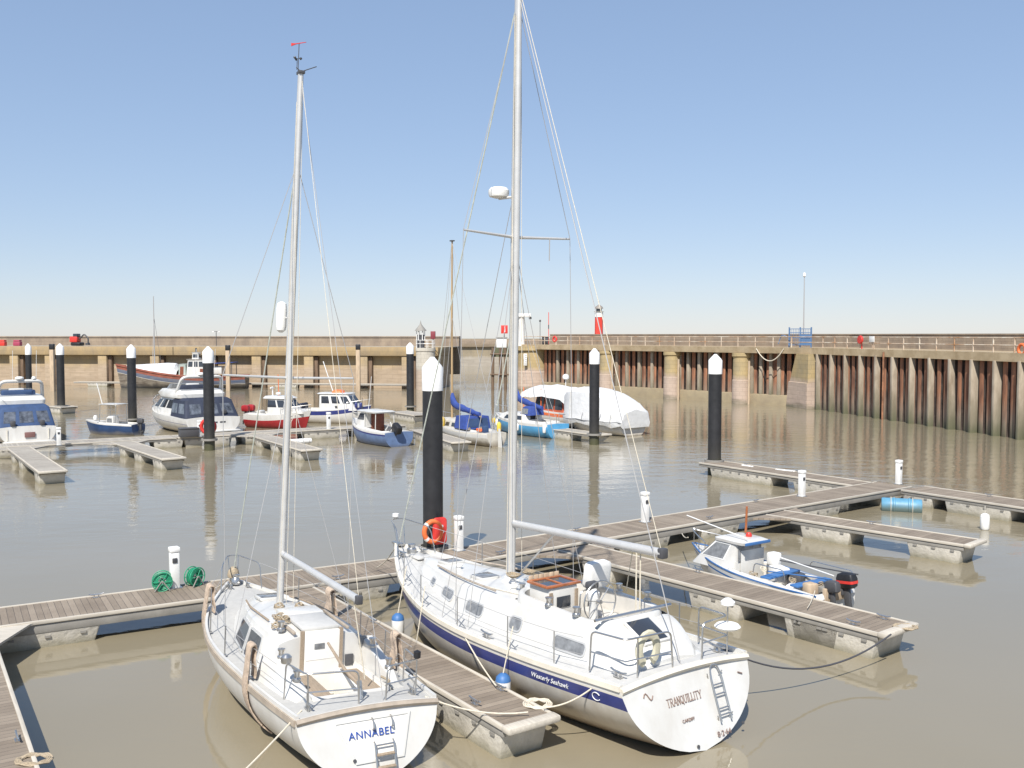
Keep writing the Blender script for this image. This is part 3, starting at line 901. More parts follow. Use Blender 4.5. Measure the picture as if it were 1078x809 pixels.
for z in (2.0, 4.6): MB().tube([(-1.2, -.22, z), (1.7, -.22, z)], 0.12, 6).build('cross_beam', 'timber_dark', dl)
ht = thing('signal_hut', 'small pale grey hut above the timber posts at the pier end', 'hut', ((528 - 539) / FOC * 124.5, 124.5, 5.4))
m_ = MB(); m_.box((0, 0, 0.6), (1.3, 1.1, 1.2), bev=0.03); m_.build('wall', 'white', ht)
m_ = MB(); m_.box((0, 0, 1.27), (1.5, 1.3, 0.12), bev=0.02); m_.build('roof', 'fascia', ht)
m_ = MB(); m_.box((0, 0, -0.6), (1.9, 1.4, 1.15)); m_.build('base', 'post_con', ht)
rs = thing('red_sign', 'red square warning board standing on the roof of the small grey hut', 'sign', ((531 - 539) / FOC * 124.5, 124.4, 6.73))
m_ = MB(); m_.tube([(0, 0, 0), (0, 0, 0.5)], 0.05, 6); m_.build('post', 'dark', rs)
m_ = MB(); m_.box((0, 0, 1.0), (0.85, 0.08, 1.05), bev=0.02); m_.build('board', 'red', rs)
m_ = MB(); m_.box((0.05, -0.05, 1.0), (0.12, 0.02, 0.7)); m_.build('mark', 'whitetext', rs)
wt = thing('signal_tower', 'slim white column with a small overhanging platform at the end of the right pier', 'signal tower', ((548.8 - 539) / FOC * 125, 125.4, 5.6))
m_ = MB(); m_.lathe([(0.46, 0), (0.38, 3.6), (0.42, 3.7)], 16); m_.build('column', 'lh_white', wt)
m_ = MB(); m_.box((0.35, 0, 3.95), (1.75, 1.1, 0.45), bev=0.08); m_.build('platform', 'lh_white', wt)
m_ = MB(); m_.box((1.15, 0, 3.6), (0.35, 0.35, 0.3), bev=0.04); m_.build('lamp', 'dark', wt)
lg = thing('lighthouse', 'red and white lighthouse with a dark domed lantern beyond the pier parapet', 'lighthouse', ((630.3 - 539) / FOC * 170, 170, 0))
MB().lathe([(4, -2), (3.8, 5.4), (0, 5.5)], 20).build('foundation', 'pier_stone', lg)
zr, zw, zl = zat(334, 170), zat(328.2, 170), zat(322, 170)
m_ = MB(); m_.lathe([(0.74, 5.4), (0.70, zr)], 8); m_.build('tower', 'lh_red', lg)
m_ = MB(); m_.lathe([(0.74, zr), (0.72, zw - 0.1), (0.95, zw)], 12); m_.build('gallery', 'lh_white', lg)
m_ = MB(); m_.lathe([(0.5, zw), (0.5, zw + 0.55)], 12); m_.build('lantern', 'glass', lg)
m_ = MB(); m_.lathe([(0.78, zw + 0.5), (0.62, zl - 0.2), (0.2, zl + 0.1), (0.04, zl + 0.2), (0.03, zat(317, 170))], 12); m_.build('roof', mat('grey lantern roof', (0.25, 0.22, 0.19), 0.5), lg)

# things on the pier deck
def on_pier(px, inland, which=1):
    if which == 1:
        s_ = on_line(px, R1 + n1 * inland, R0 + n1 * inland); p = R1 + n1 * inland + d1 * s_
    else:
        s_ = on_line(px, R2 + n2 * inland, R1 + n2 * inland); p = R2 + n2 * inland + d2 * s_
    return V((p.x, p.y, 5.8))
p = on_pier(842, 0.9, 2)
bg_ = thing('blue_gate', 'blue barred steel gate and frame on the pier deck above the stone buttress', 'gate', p, R(-32)); bg_.scale = (.82, .82, .82)
for x in (-1.3, 0, 1.3): MB().box((x, 0, 1.2), (0.14, 0.14, 2.4)).build('post', 'gate_blue', bg_)
m_ = MB()
for z in (0.3, 1.15, 1.75, 2.2): m_.box((0, 0, z), (2.6, 0.07, 0.08))
for k in range(13): m_.box((-1.2 + k * 0.2, 0, 1.2), (0.035, 0.035, 2.0))
m_.build('bars', 'gate_blue', bg_)
m_ = MB(); m_.box((0.62, 0.03, 0.9), (1.1, 0.03, 1.3)); m_.build('panel', 'gate_blue', bg_)
m_ = MB(); m_.tube(arc([(-1.3, 0, 1.1), (-2.2, 0, 1.6), (-2.6, 0, 0.4)], 0.6), 0.05, 6); m_.build('handrail', 'gate_blue', bg_)
p = on_pier(907, 0.3)
lb = thing('lifebuoy_housing', 'red lifebuoy housing on the pier railing beside a white notice', 'lifebuoy housing', p, rz1); lb.scale = (.8, .8, .8)
m_ = MB(); m_.lathe([(0.42, -.12), (0.46, 0), (0.42, .12), (0.05, .13)], 18, T=Matrix.Translation((0, -0.2, 1.0)) @ Matrix.Rotation(PI / 2, 4, 'X')); m_.build('shell', 'red', lb)
m_ = MB(); m_.box((0, 0.0, 0.5), (0.1, 0.1, 1.0)); m_.build('post', 'red', lb)
p = on_pier(918.5, 0.3)
ns = thing('notice_board', 'blank white notice board on the pier railing right of the red lifebuoy housing', 'notice', p, rz1)
m_ = MB(); m_.box((0, -0.1, 0.85), (0.75, 0.05, 0.5), bev=0.01); m_.build('board', 'white', ns)
m_ = MB(); m_.box((0, -0.03, 0.5), (0.08, 0.08, 1.0)); m_.build('post', 'rustrail', ns)
p = on_pier(1075, 0.0)
ob = MB().tube([(0.33 * math.cos(2 * PI * k / 20), 0, 0.33 * math.sin(2 * PI * k / 20)) for k in range(20)], 0.1, 10, 0, True).build('lifebuoy', 'orange')
ob.location = p + V((-0.1, -0.25, 0.25)); ob.rotation_euler = (0, 0, rz1)
tag(ob, 'orange lifebuoy ring hung on the pier railing at the far right edge', 'lifebuoy')
p = on_pier(845.5, 3.2)
lp = thing('lamp_post', 'tall thin lamp post with a white head rising behind the blue gate', 'lamp post', p)
ztop = zat(292, p.y) - 5.8
m_ = MB(); m_.tube([(0, 0, 0), (0, 0, ztop * 0.5), (0, 0, ztop)], [0.08, 0.06, 0.045], 8); m_.build('pole', 'wire', lp)
m_ = MB(); m_.lathe([(0.06, 0), (0.16, 0.1), (0.15, 0.4), (0, 0.5)], 10, T=Matrix.Translation((0, 0, ztop))); m_.build('lamp_head', 'white', lp)
p = on_pier(584, 0.4, 2)
o = MB().tube([(0.3 * math.cos(2 * PI * k / 20), 0, 0.3 * math.sin(2 * PI * k / 20)) for k in range(20)], 0.12, 10, 0, True).build('lifebuoy', 'red')
o.location = p + V((0, -0.2, 0.7)); o.rotation_euler = (0, 0, rz2); tag(o, 'red lifebuoy ring on the pier railing near the white signal tower', 'lifebuoy')
p = on_pier(574, 0.9, 2)
o = MB().box((0, 0, 0.45), (0.8, 0.6, 0.9), bev=0.05).box((0, 0, 0.95), (0.9, 0.7, 0.1), bev=0.02).build('equipment_box', 'dark')
o.location = p; tag(o, 'dark equipment box on the pier deck right of the white signal tower', 'box')
p = on_pier(577.5, 2.0, 2)
rm = thing('radio_mast', 'thin red topped radio mast standing right of the white signal tower', 'mast', p)
zt = zat(329, p.y) - 5.8
m_ = MB(); m_.tube([(0, 0, 0), (0, 0, zt)], 0.045, 6); m_.build('pole', 'lh_red', rm)
m_ = MB(); m_.box((0, 0, zt * 0.55), (0.12, 0.12, 0.5)); m_.build('aerial_box', 'dark', rm)
p = on_pier(568.5, 1.8, 2)
lp2 = thing('lamp_post', 'short thin lamp post between the signal tower and the radio mast', 'lamp post', p)
zt = zat(338, p.y) - 5.8
m_ = MB(); m_.tube([(0, 0, 0), (0, 0, zt)], 0.04, 6); m_.build('pole', 'dark', lp2)
m_ = MB(); m_.box((0, 0, zt), (0.25, 0.2, 0.25), bev=0.04); m_.build('lamp_head', 'dark', lp2)
hr = MB().tube(sag(V((0, 0, 0)), V((3.2, 0, 0)), 1.2, 16), 0.05, 6).build('hanging_rope', 'rope')
p = on_pier(796, -0.32, 2); hr.location = p - V((0, 0, 0.15)); hr.rotation_euler = (0, 0, rz2)
tag(hr, 'pale rope hanging in a loop from the pier edge left of the stone buttress', 'rope')

# things on the left quay
def on_quay(px, inland):
    nq = V((-qd.y, qd.x)); a = QA + nq * inland
    s_ = on_line(px, a, QB + nq * inland); p = a + qd * s_
    return V((p.x, p.y, 5.41))
p = on_quay(82, 8.0)
dg = thing('mini_digger', 'small red digger with a dark bent arm parked on the left quay', 'digger', p, qrz)
m_ = MB(); m_.box((0, 0, 0.28), (1.5, 1.3, 0.5), bev=0.15); m_.build('tracks', 'black', dg)
m_ = MB(); m_.box((-0.35, 0, 0.95), (1.2, 1.1, 0.85), bev=0.12); m_.build('body', 'red', dg)
m_ = MB(); m_.box((-0.1, 0, 1.5), (0.7, 0.9, 0.6), bev=0.08); m_.build('cab', 'glass', dg)
m_ = MB(); m_.tube(arc([(0.3, 0, 1.0), (1.1, 0, 1.75), (1.75, 0, 1.1), (1.7, 0, 0.45)], 0.3), 0.11, 8); m_.build('arm', 'dark', dg)
m_ = MB(); m_.prism([(-.25, 0), (.25, 0), (.15, .35), (-.25, .3)], -.25, .25, T=Matrix.Translation((1.65, 0, 0.12)) @ Matrix.Rotation(PI / 2, 4, 'X')); m_.build('bucket', 'dark', dg)
for px, c_, lab in ((3, 'red', 'bright red fish box on the quay at the far left edge'), (19, 'purple', 'dull red stack of fish boxes on the left quay')):
    o = MB().box((0, 0, 0.3), (1.0, 0.8, 0.6), bev=0.05).box((0, 0, 0.75), (0.9, 0.75, 0.25), bev=0.05).build('fish_box', c_)
    o.location = on_quay(px, 7.5); tag(o, lab, 'fish box')
p = on_quay(228, 9.0)
lp3 = thing('lamp_post', 'small two armed lamp post on the left quay above the old wooden boat', 'lamp post', p)
zt = zat(349, p.y) - 5.41
m_ = MB(); m_.tube([(0, 0, 0), (0, 0, zt)], 0.05, 6); m_.tube([(-.4, 0, zt), (.4, 0, zt)], 0.04, 6); m_.build('pole', 'dark', lp3)
for dx in (-.4, .4): MB().box((dx, 0, zt - 0.08), (0.3, 0.2, 0.12), bev=0.03).build('lamp_head', 'white', lp3)
for px, D_, zb, lab in ((55, 121, 5.45, 'pale timber quay post with a dark cap among the left black piles'),
                        (377, 121, 5.4, 'pale timber quay post with a dark cap nearest the lantern house'),
                        (240, 122, 5.3, 'pale timber post with a dark cap beside the stern of the old wooden boat')):
    t_ = thing('mooring_post', lab, 'post', ((px - 539) / FOC * D_, D_, 0), 0, 'timber posts along the quay wall')
    MB().box((0, 0, 1.6), (0.5, 0.5, 7.2), bev=0.05).build('post', 'tanpost', t_)
    MB().box((0, 0, zb + 0.1), (0.56, 0.56, 0.7), bev=0.08).build('cap', 'black', t_)

# ================================================================== PONTOONS AND PILES
def cleat(mb, x, y, z, rz=0.0, s=1.0):
    T = Matrix.Translation((x, y, z)) @ Matrix.Rotation(rz, 4, 'Z') @ Matrix.Scale(s, 4)
    mb.box((0, 0, 0.012), (0.16, 0.07, 0.02), T=T)
    for dx in (-.05, .05): mb.box((dx, 0, 0.05), (0.025, 0.03, 0.07), T=T)
    mb.tube([T @ V(q) for q in ((-.17, 0, .105), (-.1, 0, .085), (.1, 0, .085), (.17, 0, .105))], 0.018 * s, 6)

def pontoon(label, a, b, width, floats, z=0.62, cat='pontoon', name='pontoon', deck='planks', group=None, cleats=(), endcap=False, gusset=0.0, fascia_h=0.11):
    """a, b = ends of the centre line; floats = (start, end) in metres along it; local +x along, +y left"""
    a, b = V(a[:2]), V(b[:2])
    d = b - a; L = d.length; rz = math.atan2(d.y, d.x)
    t = thing(name, label, cat, (a.x, a.y, 0), rz, group)
    if endcap: L -= 0.23
    e = 0.07
    MB().box((L / 2, 0, z - 0.025), (L, width - 2 * e, 0.05)).build('deck', deck, t)
    for sd in (1, -1):
        MB().box((L / 2, sd * (width / 2 - e / 2), z - 0.02), (L, e - 0.004, 0.085), bev=0.012).build('edge_board', 'timber_edge', t)
        MB().box((L / 2, sd * (width / 2 - 0.07), z - 0.075 - fascia_h / 2), (L - 0.01, 0.07, fascia_h), bev=0.01).build('side_beam', 'fascia', t)
    if gusset:
        for sd in (1, -1):
            y0 = sd * (width / 2 + .003); g = gusset
            MB().prism([(0.0, y0), (g * 1.25, y0), (g * 1.1, y0 + sd * .08), (0.0, y0 + sd * g)], z - .075, z - .008).build('gusset', deck, t)
    m = MB()
    for k in range(int(L / 1.5)): m.box((0.7 + k * 1.5, 0, z - 0.13), (0.08, width - 0.26, 0.14))
    m.build('cross_bearers', 'under', t)
    for s0, s1 in floats:
        if s0 < 0: s0, s1 = L + s0, L + s1
        hw = width / 2 - 0.05; zt = z - 0.28 if fascia_h > 0.15 else z - 0.14
        m = MB(); mid = (s0 + s1) / 2; hl = (s1 - s0) / 2
        rings = []
        for zz, k in ((-0.25, 0.10), (0.0, 0.07), (zt, 0.0)):
            x0, x1, y_ = mid - hl + k * 1.5, mid + hl - k * 1.5, hw - k * 0.5
            rings.append([V((x, y, zz)) for x, y in rrect(x0, x1, -y_, y_, 0.06, 2)])
        m.loft(rings)
        for sd in (1, -1):                      # moulded lugs and bolt slots along the flank
            k = max(1, int((s1 - s0) / 0.55))
            for i in range(k):
                m.box((s0 + (i + 0.5) * (s1 - s0) / k, sd * (hw + 0.0), zt - 0.09), (0.12, 0.05, 0.05), 1)
        m.build('float', ['concrete', 'fascia'], t)
    for s_, y in cleats:
        m = MB(); cleat(m, s_, y, z, 0, 1.0); m.build('cleat', 'steel', t)
    if endcap:
        m = MB(); m.box((L + 0.11, 0, z - 0.02), (0.24, width + 0.02, 0.12), bev=0.04); m.build('end_cap', 'timber_edge', t)
    return t

Z = 0.62
def mid(p, q): return (V(p) + V(q)) / 2
def ext(a, b, s): 
    a, b = V(a), V(b); return b + (b - a).normalized() * s
# main walkway: two hinged lengths
dirL = V((math.cos(R(30.3)), math.sin(R(30.3)), 0)); nL = V((-dirL.y, dirL.x, 0))
dirR = V((math.cos(R(36.9)), math.sin(R(36.9)), 0)); nR = V((-dirR.y, dirR.x, 0))
knee = mid(at(420, 589, Z), at(420, 602, Z))
W_M = 1.72
aL = knee - dirL * 24
pontoon('long plank walkway pontoon across the foreground with green hose reels on it', aL, knee, W_M,
        [(0.5, 3), (6, 9), (14.0, 16.2), (21.0, 23.4)], fascia_h=.2, cat='walkway', name='walkway', cleats=[(16.3, 0.62), (19.2, -0.62), (12.5, -0.62), (22.0, -.62)])
kneeR = knee + dirR * 0.03
LR = (mid(at(927, 508, Z), at(951, 514.6, Z)) - kneeR).length + 0.35
MAIN_R = pontoon('plank walkway pontoon from behind the big yacht to the cross pontoon at right', kneeR, kneeR + dirR * LR, W_M,
        [(0.4, 3.2), (7.6, 9.9), (11.4, 13.4), (17.0, 19.4), (22.2, 23.9)], fascia_h=.2, cat='walkway', name='walkway', cleats=[(3.0, -0.62), (7.0, 0.62), (12.0, -.62), (16.0, .62)])
JR = kneeR + dirR * LR
# cross pontoon, two lengths either side of the junction
cb, ce = mid(at(755, 484.7, Z), at(737, 487.5, Z)), mid(at(927, 508, Z), at(892, 512, Z))
dC = V((math.cos(R(-53.0)), math.sin(R(-53.0)), 0)); nC = V((-dC.y, dC.x, 0))
c_start = JR + V((0.0, 0.0, 0)) + dirR * 0.7
XA = cb
XB = mid(at(925, 507.8, Z), at(893, 512.2, Z))
pontoon('cross pontoon length with the tall black pile at its end', XA, XB, 1.45, [(0.7, 4.6), (5.8, 9.6)], cat='pontoon', cleats=[(2.0, .5), (5.2, .5)])
XC = mid(at(962, 512, Z), at(951, 514.6, Z)) + (XB - XA).normalized() * 0.2
XD = mid(at(1078, 526, Z), at(1078, 536, Z))
XE = ext(XC, XD, 7)
pontoon('cross pontoon length carrying a white fender, running off the right edge', XC, XE, 1.7, [(0.2, 1.4), (1.9, 4.6), (5.6, 8.4), (9.6, 12.5)], cleats=[(3, .5)])
def meet(p, d, q, e):
    """where the line p + s d meets the line q + t e on the deck plane"""
    den = d.x * e.y - d.y * e.x
    s_ = ((q.x - p.x) * e.y - (q.y - p.y) * e.x) / den
    return p + d * s_
edgeR = kneeR - nR * (W_M / 2 + .015); edgeL = knee - nL * (W_M / 2 + .015)
# fingers
def dirn(deg): return V((math.cos(R(deg)), math.sin(R(deg)), 0))
f1a = mid(at(660, 582, Z), at(660, 600, Z)); f1b = mid(at(966, 658, Z), at(936, 670, Z))
dF = (f1b - f1a).normalized()
f1_0 = meet(f1a, dF, edgeR, dirR) + dF * .30
L_ = (f1b - f1_0).length
pontoon('plank finger pontoon on the right with the small open motorboat along its far side', f1_0, f1b, 1.34,
        [(1.0, 2.3), (5.0, 6.7), (7.9, 9.4), (L_ - 2.5, L_ - 0.28)], endcap=True, gusset=.9, cleats=[(4.4, .5), (L_ - 0.7, .4), (L_ - 0.9, -.5)])
f2a = mid(at(846, 540, Z), at(813, 543.7, Z)); f2b = mid(at(1040, 569.5, Z), at(1022, 575.3, Z))
L_ = (f2b - f2a).length
pontoon('empty plank finger pontoon at far right below the blue drum', meet(f2a, (f2b - f2a).normalized(), edgeR, dirR) + (f2b - f2a).normalized() * .3, f2b, 1.25, [(1.3, 3.2), (-1.8, -.06)], endcap=True, gusset=.8, cleats=[(3.4, .45)])
cR_, cL_ = at(587, 752, Z), at(540, 775, Z)
dCn = dirn(-55.2); nCn = V((-dCn.y, dCn.x, 0))
c_end = mid(cR_, cL_)
pontoon('plank finger pontoon between the two white yachts', meet(c_end, dCn, edgeL, dirL) + dCn * .25, c_end, 1.05, [(1.2, 3.0), (4.6, 6.2), (-2.3, -.06)], endcap=True, gusset=.7,
        cleats=[(8.6, .38), (8.9, -.36), (6.0, -.38), (3.6, .36)])
le = mid(at(3, 695, Z), at(40, 803, Z))
dLf = (at(40, 803, Z) - at(3, 695, Z)).normalized()
nLf = V((-dLf.y, dLf.x, 0))
lf0 = at(3, 695, Z) - nLf * 0.7 - dLf * 1.2
pontoon('plank finger pontoon at the bottom left corner', lf0, lf0 + dLf * 7.0, 1.4, [(0.6, 2.2)], cleats=[(5.6, 0.52)])
# triangular gusset where that finger meets the walkway
g0 = at(0, 668, Z) + V((-.6, -.9, 0)); g1 = at(36, 655.5, Z)
o = MB().prism([(g1.x, g1.y), (g1.x - 0.05, g1.y - 0.08), (g0.x + 0.9, g0.y + 0.15), (g0.x - 1.0, g0.y + 0.2), (g0.x - 0.6, g0.y + 0.9)], Z - 0.06, Z - 0.012).build('gusset_plate', 'timber_edge')
tag(o, 'triangular plate at the joint of the bottom left finger and the walkway', 'gusset')

# far pontoons
w0 = mid(at(-40, 469, Z), at(-40, 474, Z)); w1_ = mid(at(187, 457, Z), at(178, 463, Z)); w2_ = mid(at(375, 447, Z), at(375, 452, Z))
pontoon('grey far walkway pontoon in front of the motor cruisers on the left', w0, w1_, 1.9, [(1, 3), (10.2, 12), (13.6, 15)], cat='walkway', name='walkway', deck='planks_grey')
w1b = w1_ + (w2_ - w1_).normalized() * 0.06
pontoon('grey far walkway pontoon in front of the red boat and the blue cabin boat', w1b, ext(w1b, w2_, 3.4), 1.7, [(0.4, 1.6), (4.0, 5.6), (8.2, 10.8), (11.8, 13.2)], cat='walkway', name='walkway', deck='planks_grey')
for (p0, p1, q0, q1, lab) in (((44, 472), (0, 474), (70, 495.6), (42, 498), 'short far finger pontoon behind the stern of the left edge cruiser'),
                              ((145, 466), (119, 467), (199, 482), (168, 484), 'short far finger pontoon left of the pile with the red lifebuoy'),
                              ((295, 459), (266, 462), (343, 472.5), (314, 475.5), 'short far finger pontoon below the red motorboat')):
    a, b = mid(at(*p0, Z), at(*p1, Z)), mid(at(*q0, Z), at(*q1, Z))
    dd_ = (b - a).normalized(); wd = (w1_ - w0).normalized() if p0[0] < 200 else (w2_ - w1_).normalized(); wn_ = V((-wd.y, wd.x, 0))
    a = meet(a, dd_, (w1_ - wn_ * .98) if p0[0] < 200 else (w1b - wn_ * .88), wd) + dd_ * .35
    L_ = (b - a).length
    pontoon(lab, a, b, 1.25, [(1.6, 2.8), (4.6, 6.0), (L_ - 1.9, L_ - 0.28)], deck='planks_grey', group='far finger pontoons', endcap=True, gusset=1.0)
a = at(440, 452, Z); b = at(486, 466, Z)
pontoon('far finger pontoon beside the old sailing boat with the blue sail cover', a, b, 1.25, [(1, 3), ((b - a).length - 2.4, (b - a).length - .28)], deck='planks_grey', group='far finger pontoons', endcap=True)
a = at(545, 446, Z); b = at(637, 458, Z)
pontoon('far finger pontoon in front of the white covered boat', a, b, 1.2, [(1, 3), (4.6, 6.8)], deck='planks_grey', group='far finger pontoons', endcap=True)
a, b = V((-60.0, 133.3)), V((-13.6, 126.2))
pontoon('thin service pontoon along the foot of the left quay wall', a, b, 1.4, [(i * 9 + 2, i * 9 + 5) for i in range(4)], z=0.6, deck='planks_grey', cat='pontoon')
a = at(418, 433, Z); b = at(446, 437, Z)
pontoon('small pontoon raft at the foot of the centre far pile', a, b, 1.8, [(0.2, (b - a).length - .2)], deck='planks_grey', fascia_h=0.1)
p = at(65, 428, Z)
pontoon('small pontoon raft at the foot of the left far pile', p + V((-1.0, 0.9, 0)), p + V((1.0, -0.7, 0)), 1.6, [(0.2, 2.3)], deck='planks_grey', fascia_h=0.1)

def pile(px, py, ytop, label, r=0.32, zb=Z, D=None):
    p = at(px, py, zb)
    zt = zat(ytop, p.y)
    t = thing('mooring_pile', label, 'pile', (p.x, p.y, 0), 0, 'black mooring piles with white caps')
    cap = 1.0
    MB().lathe([(r, -3), (r, zt - cap)], 28).build('pile_sleeve', 'pile', t)
    MB().lathe([(r + 0.015, zt - cap), (r + 0.015, zt - 0.32), (r * 0.9, zt - 0.25), (0.06, zt), (0, zt)], 28).build('pile_cap', 'pilecap', t)
    rings = [(r + 0.07, zb - 0.02), (r + 0.16, zb - 0.02), (r + 0.16, zb + 0.10), (r + 0.07, zb + 0.10), (r + 0.07, zb - 0.02)]
    MB().lathe(rings, 24).build('guide_collar', 'fascia', t)
    return p
pN = pile(456, 577.5, 376, 'thick black pile with a white cap behind the big yacht bow, nearest pile', 0.30)
pile(752, 486, 373, 'black pile with a white cap at the end of the right hand cross pontoon', 0.33)
pile(625.5, 458, 367, 'black pile with a white cap in front of the white covered boat', 0.32)
pile(432, 428.5, 361, 'slim far black pile with a white cap below the small lantern house', 0.33)
pile(220.5, 463.5, 365, 'black pile with a white cap with a red lifebuoy at its foot', 0.32)
pile(139.5, 442, 363, 'black pile with a white cap in front of the old wooden boat bow', 0.32)
pile(64.5, 428, 362, 'black pile with a white cap on the small raft right of the left edge cruiser', 0.33)
pile(31.2, 427, 362, 'thin black pile with a white cap rising behind the left edge cruiser', 0.25)

# ================================================================== SERIF LETTERING
SERIF = {
 'T': [[(0, 1), (.8, 1)], [(.4, 1), (.4, 0)]], 'R': [[(.1, 0), (.1, 1)], [(.1, 1), (.5, 1), (.68, .88), (.68, .65), (.5, .52), (.1, .52)], [(.38, .52), (.75, 0)]],
 'A': [[(0, 0), (.4, 1), (.8, 0)], [(.16, .36), (.64, .36)]], 'N': [[(.08, 0), (.08, 1), (.74, 0), (.74, 1)]],
 'Q': [[(.4, 0), (.14, .12), (.03, .5), (.14, .88), (.4, 1), (.66, .88), (.77, .5), (.66, .12), (.4, 0)], [(.4, .2), (.8, -.16)]],
 'U': [[(.08, 1), (.08, .28), (.2, .04), (.4, 0), (.6, .04), (.72, .28), (.72, 1)]], 'I': [[(.15, 0), (.15, 1)]],
 'L': [[(.1, 1), (.1, 0), (.62, 0), (.62, .14)]], 'Y': [[(0, 1), (.38, .48), (.76, 1)], [(.38, .48), (.38, 0)]]}
WID = {'I': .42, 'L': .78}
def serif_text(name, body, size, mt, parent, T, t=0.09, xs=1.0):
    mb = MB(); x = 0; T = T @ Matrix.Diagonal((xs, 1, 1, 1))
    total = sum(WID.get(c, .98) for c in body) * size
    z = [0.0]
    def bar(p, q, th):
        p, q = V(p), V(q); d = (q - p)
        if d.length < 1e-6: return
        n = V((-d.y, d.x)).normalized() * th / 2; e = d.normalized() * th * 0.35
        z[0] += 0.00012
        c = [p - e + n, p - e - n, q + e - n, q + e + n]
        vs_ = [T @ V((a.x, a.y, 0)) for a in c] + [T @ V((a.x, a.y, 0.004 + z[0] % 0.003)) for a in c]
        mb.add(vs_, [(0, 1, 2, 3), (4, 5, 6, 7), (0, 1, 5, 4), (1, 2, 6, 5), (2, 3, 7, 6), (3, 0, 4, 7)])
    for ch in body:
        for st in SERIF[ch]:
            pts = [((q[0] * size + x - total / 2), (q[1] - .5) * size) for q in st]
            for a, b in zip(pts, pts[1:]):
                thick = t if abs(b[0] - a[0]) < abs(b[1] - a[1]) * 1.2 else t * 0.6
                bar(a, b, size * thick * 1.5)
            for e, nb in ((0, 1), (-1, -2)):
                if abs(st[e][0] - st[nb][0]) < abs(st[e][1] - st[nb][1]) and st[e][1] in (0, 1):
                    q = pts[e]
                    bar((q[0] - size * .13, q[1]), (q[0] + size * .13, q[1]), size * t * 0.7)
        x += WID.get(ch, .98) * size
    return mb.build(name, mt, parent, recalc=False)

# ================================================================== SHARED YACHT FITTINGS
def stanchion(root, hl, x, sd, h=0.62, brace=False, name='stanchion'):
    p = hl.pt(hl.t(x), 0, sd); b = V((p.x, p.y - sd * 0.08, p.z + 0.02))
    m = MB(); m.tube([b, b + V((0, 0, h))], 0.014, 6)
    m.box(b + V((0, 0, 0.01)), (0.08, 0.06, 0.02))
    if brace: m.tube([b + V((0, 0, 0.18)), b + V((-.12, -sd * .12, 0.0))], 0.011, 6)
    m.build(name, 'steel', root)
    return b + V((0, 0, h))

def winch(root, p, r=0.07, name='winch'):
    return MB().lathe([(r * 1.15, 0), (r * 1.1, .04), (r * .75, .06), (r * .7, .12), (r, .15), (r, .17), (0, .175)], 14).build(name, 'steel', root, loc=p)

def outboard(root, p, rz=0.0, s=1.0, cowl='black', stripe=None, tilt=0.0, label=None):
    """outboard engine: cowl, leg, propeller; p = top of the transom, engine hangs off towards -x"""
    T = Matrix.Translation(V(p)) @ Matrix.Rotation(rz, 4, 'Z') @ Matrix.Rotation(tilt, 4, 'Y') @ Matrix.Scale(s, 4)
    rings = []
    for z, lx, ly in ((0.02, .20, .12), (.08, .27, .16), (.30, .29, .165), (.42, .25, .14), (.47, .12, .08)):
        rings.append([T @ V((x - .24, y, z)) for x, y in rrect(-lx, lx, -ly, ly, .07, 3)])
    c = MB().loft(rings).build('outboard_cowl', cowl, root)
    if stripe:
        r2 = []
        for z in (.16, .24):
            r2.append([T @ V((x - .24, y, z)) for x, y in rrect(-.295, .295, -.172, .172, .07, 3)])
        MB().loft(r2).build('stripe', stripe, c)
    m = MB(); m.box((-.22, 0, -.3), (.2, .11, .64), bev=.03, T=T); m.box((-.06, 0, -.08), (.14, .2, .24), bev=.02, T=T)
    m.box((-.26, 0, -.66), (.42, .05, .05), bev=.01, T=T); m.box((-.24, 0, -.82), (.14, .04, .24), bev=.01, T=T)
    l = m.build('outboard_leg', 'dark', root)
    m = MB()
    for k in range(3):
        m.box((-.42, 0.09 * math.cos(k * 2.09), -.74 + 0.09 * math.sin(k * 2.09)), (.02, .09, .12), T=T, rx=k * 2.09)
    m.tube([T @ V((-.2, 0, -.74)), T @ V((-.46, 0, -.74))], .04 * s, 8)
    m.build('propeller', 'dark', l)
    return c

# ================================================================== THE BIG YACHT (right foreground)
HT = Hull(9.95, [(0, 1.55), (.12, 1.63), (.3, 1.72), (.48, 1.75), (.62, 1.62), (.76, 1.23), (.88, .70), (.96, .26), (1, .03)],
          [(0, 1.22), (.25, 1.12), (.5, 1.13), (.75, 1.32), (1, 1.68)],
          [(0, 0.0), (.15, .25), (.4, .5), (.7, .45), (.9, .3), (1, .1)], rs=.48, rb=.95, q=(1.62, 1.05), p=2.25, camber=0.07)
hT = R(126.6)
ty = thing('sailing_yacht', 'big white sailing yacht with a navy stripe and TRANQUILLITY lettered across its transom', 'yacht', (0.03, 20.40, 0), hT, rx=R(0.5))
HT.build('hull', ty, ['hull_cream', 'gel', 'navy'], bands=((.10, 1), (.13, 0), (.34, 2), (.342, 0)), transom='gel')
HT.deck(ty, 'deck', holes=((-3.7, -1.1, -.95, .95),))
HT.rail(ty, 'cream', 'rubbing_strake', .07, .09, .01)
HT.bulwark(ty, 'gel', .07, 0, .97, .06, 'toe_rail')
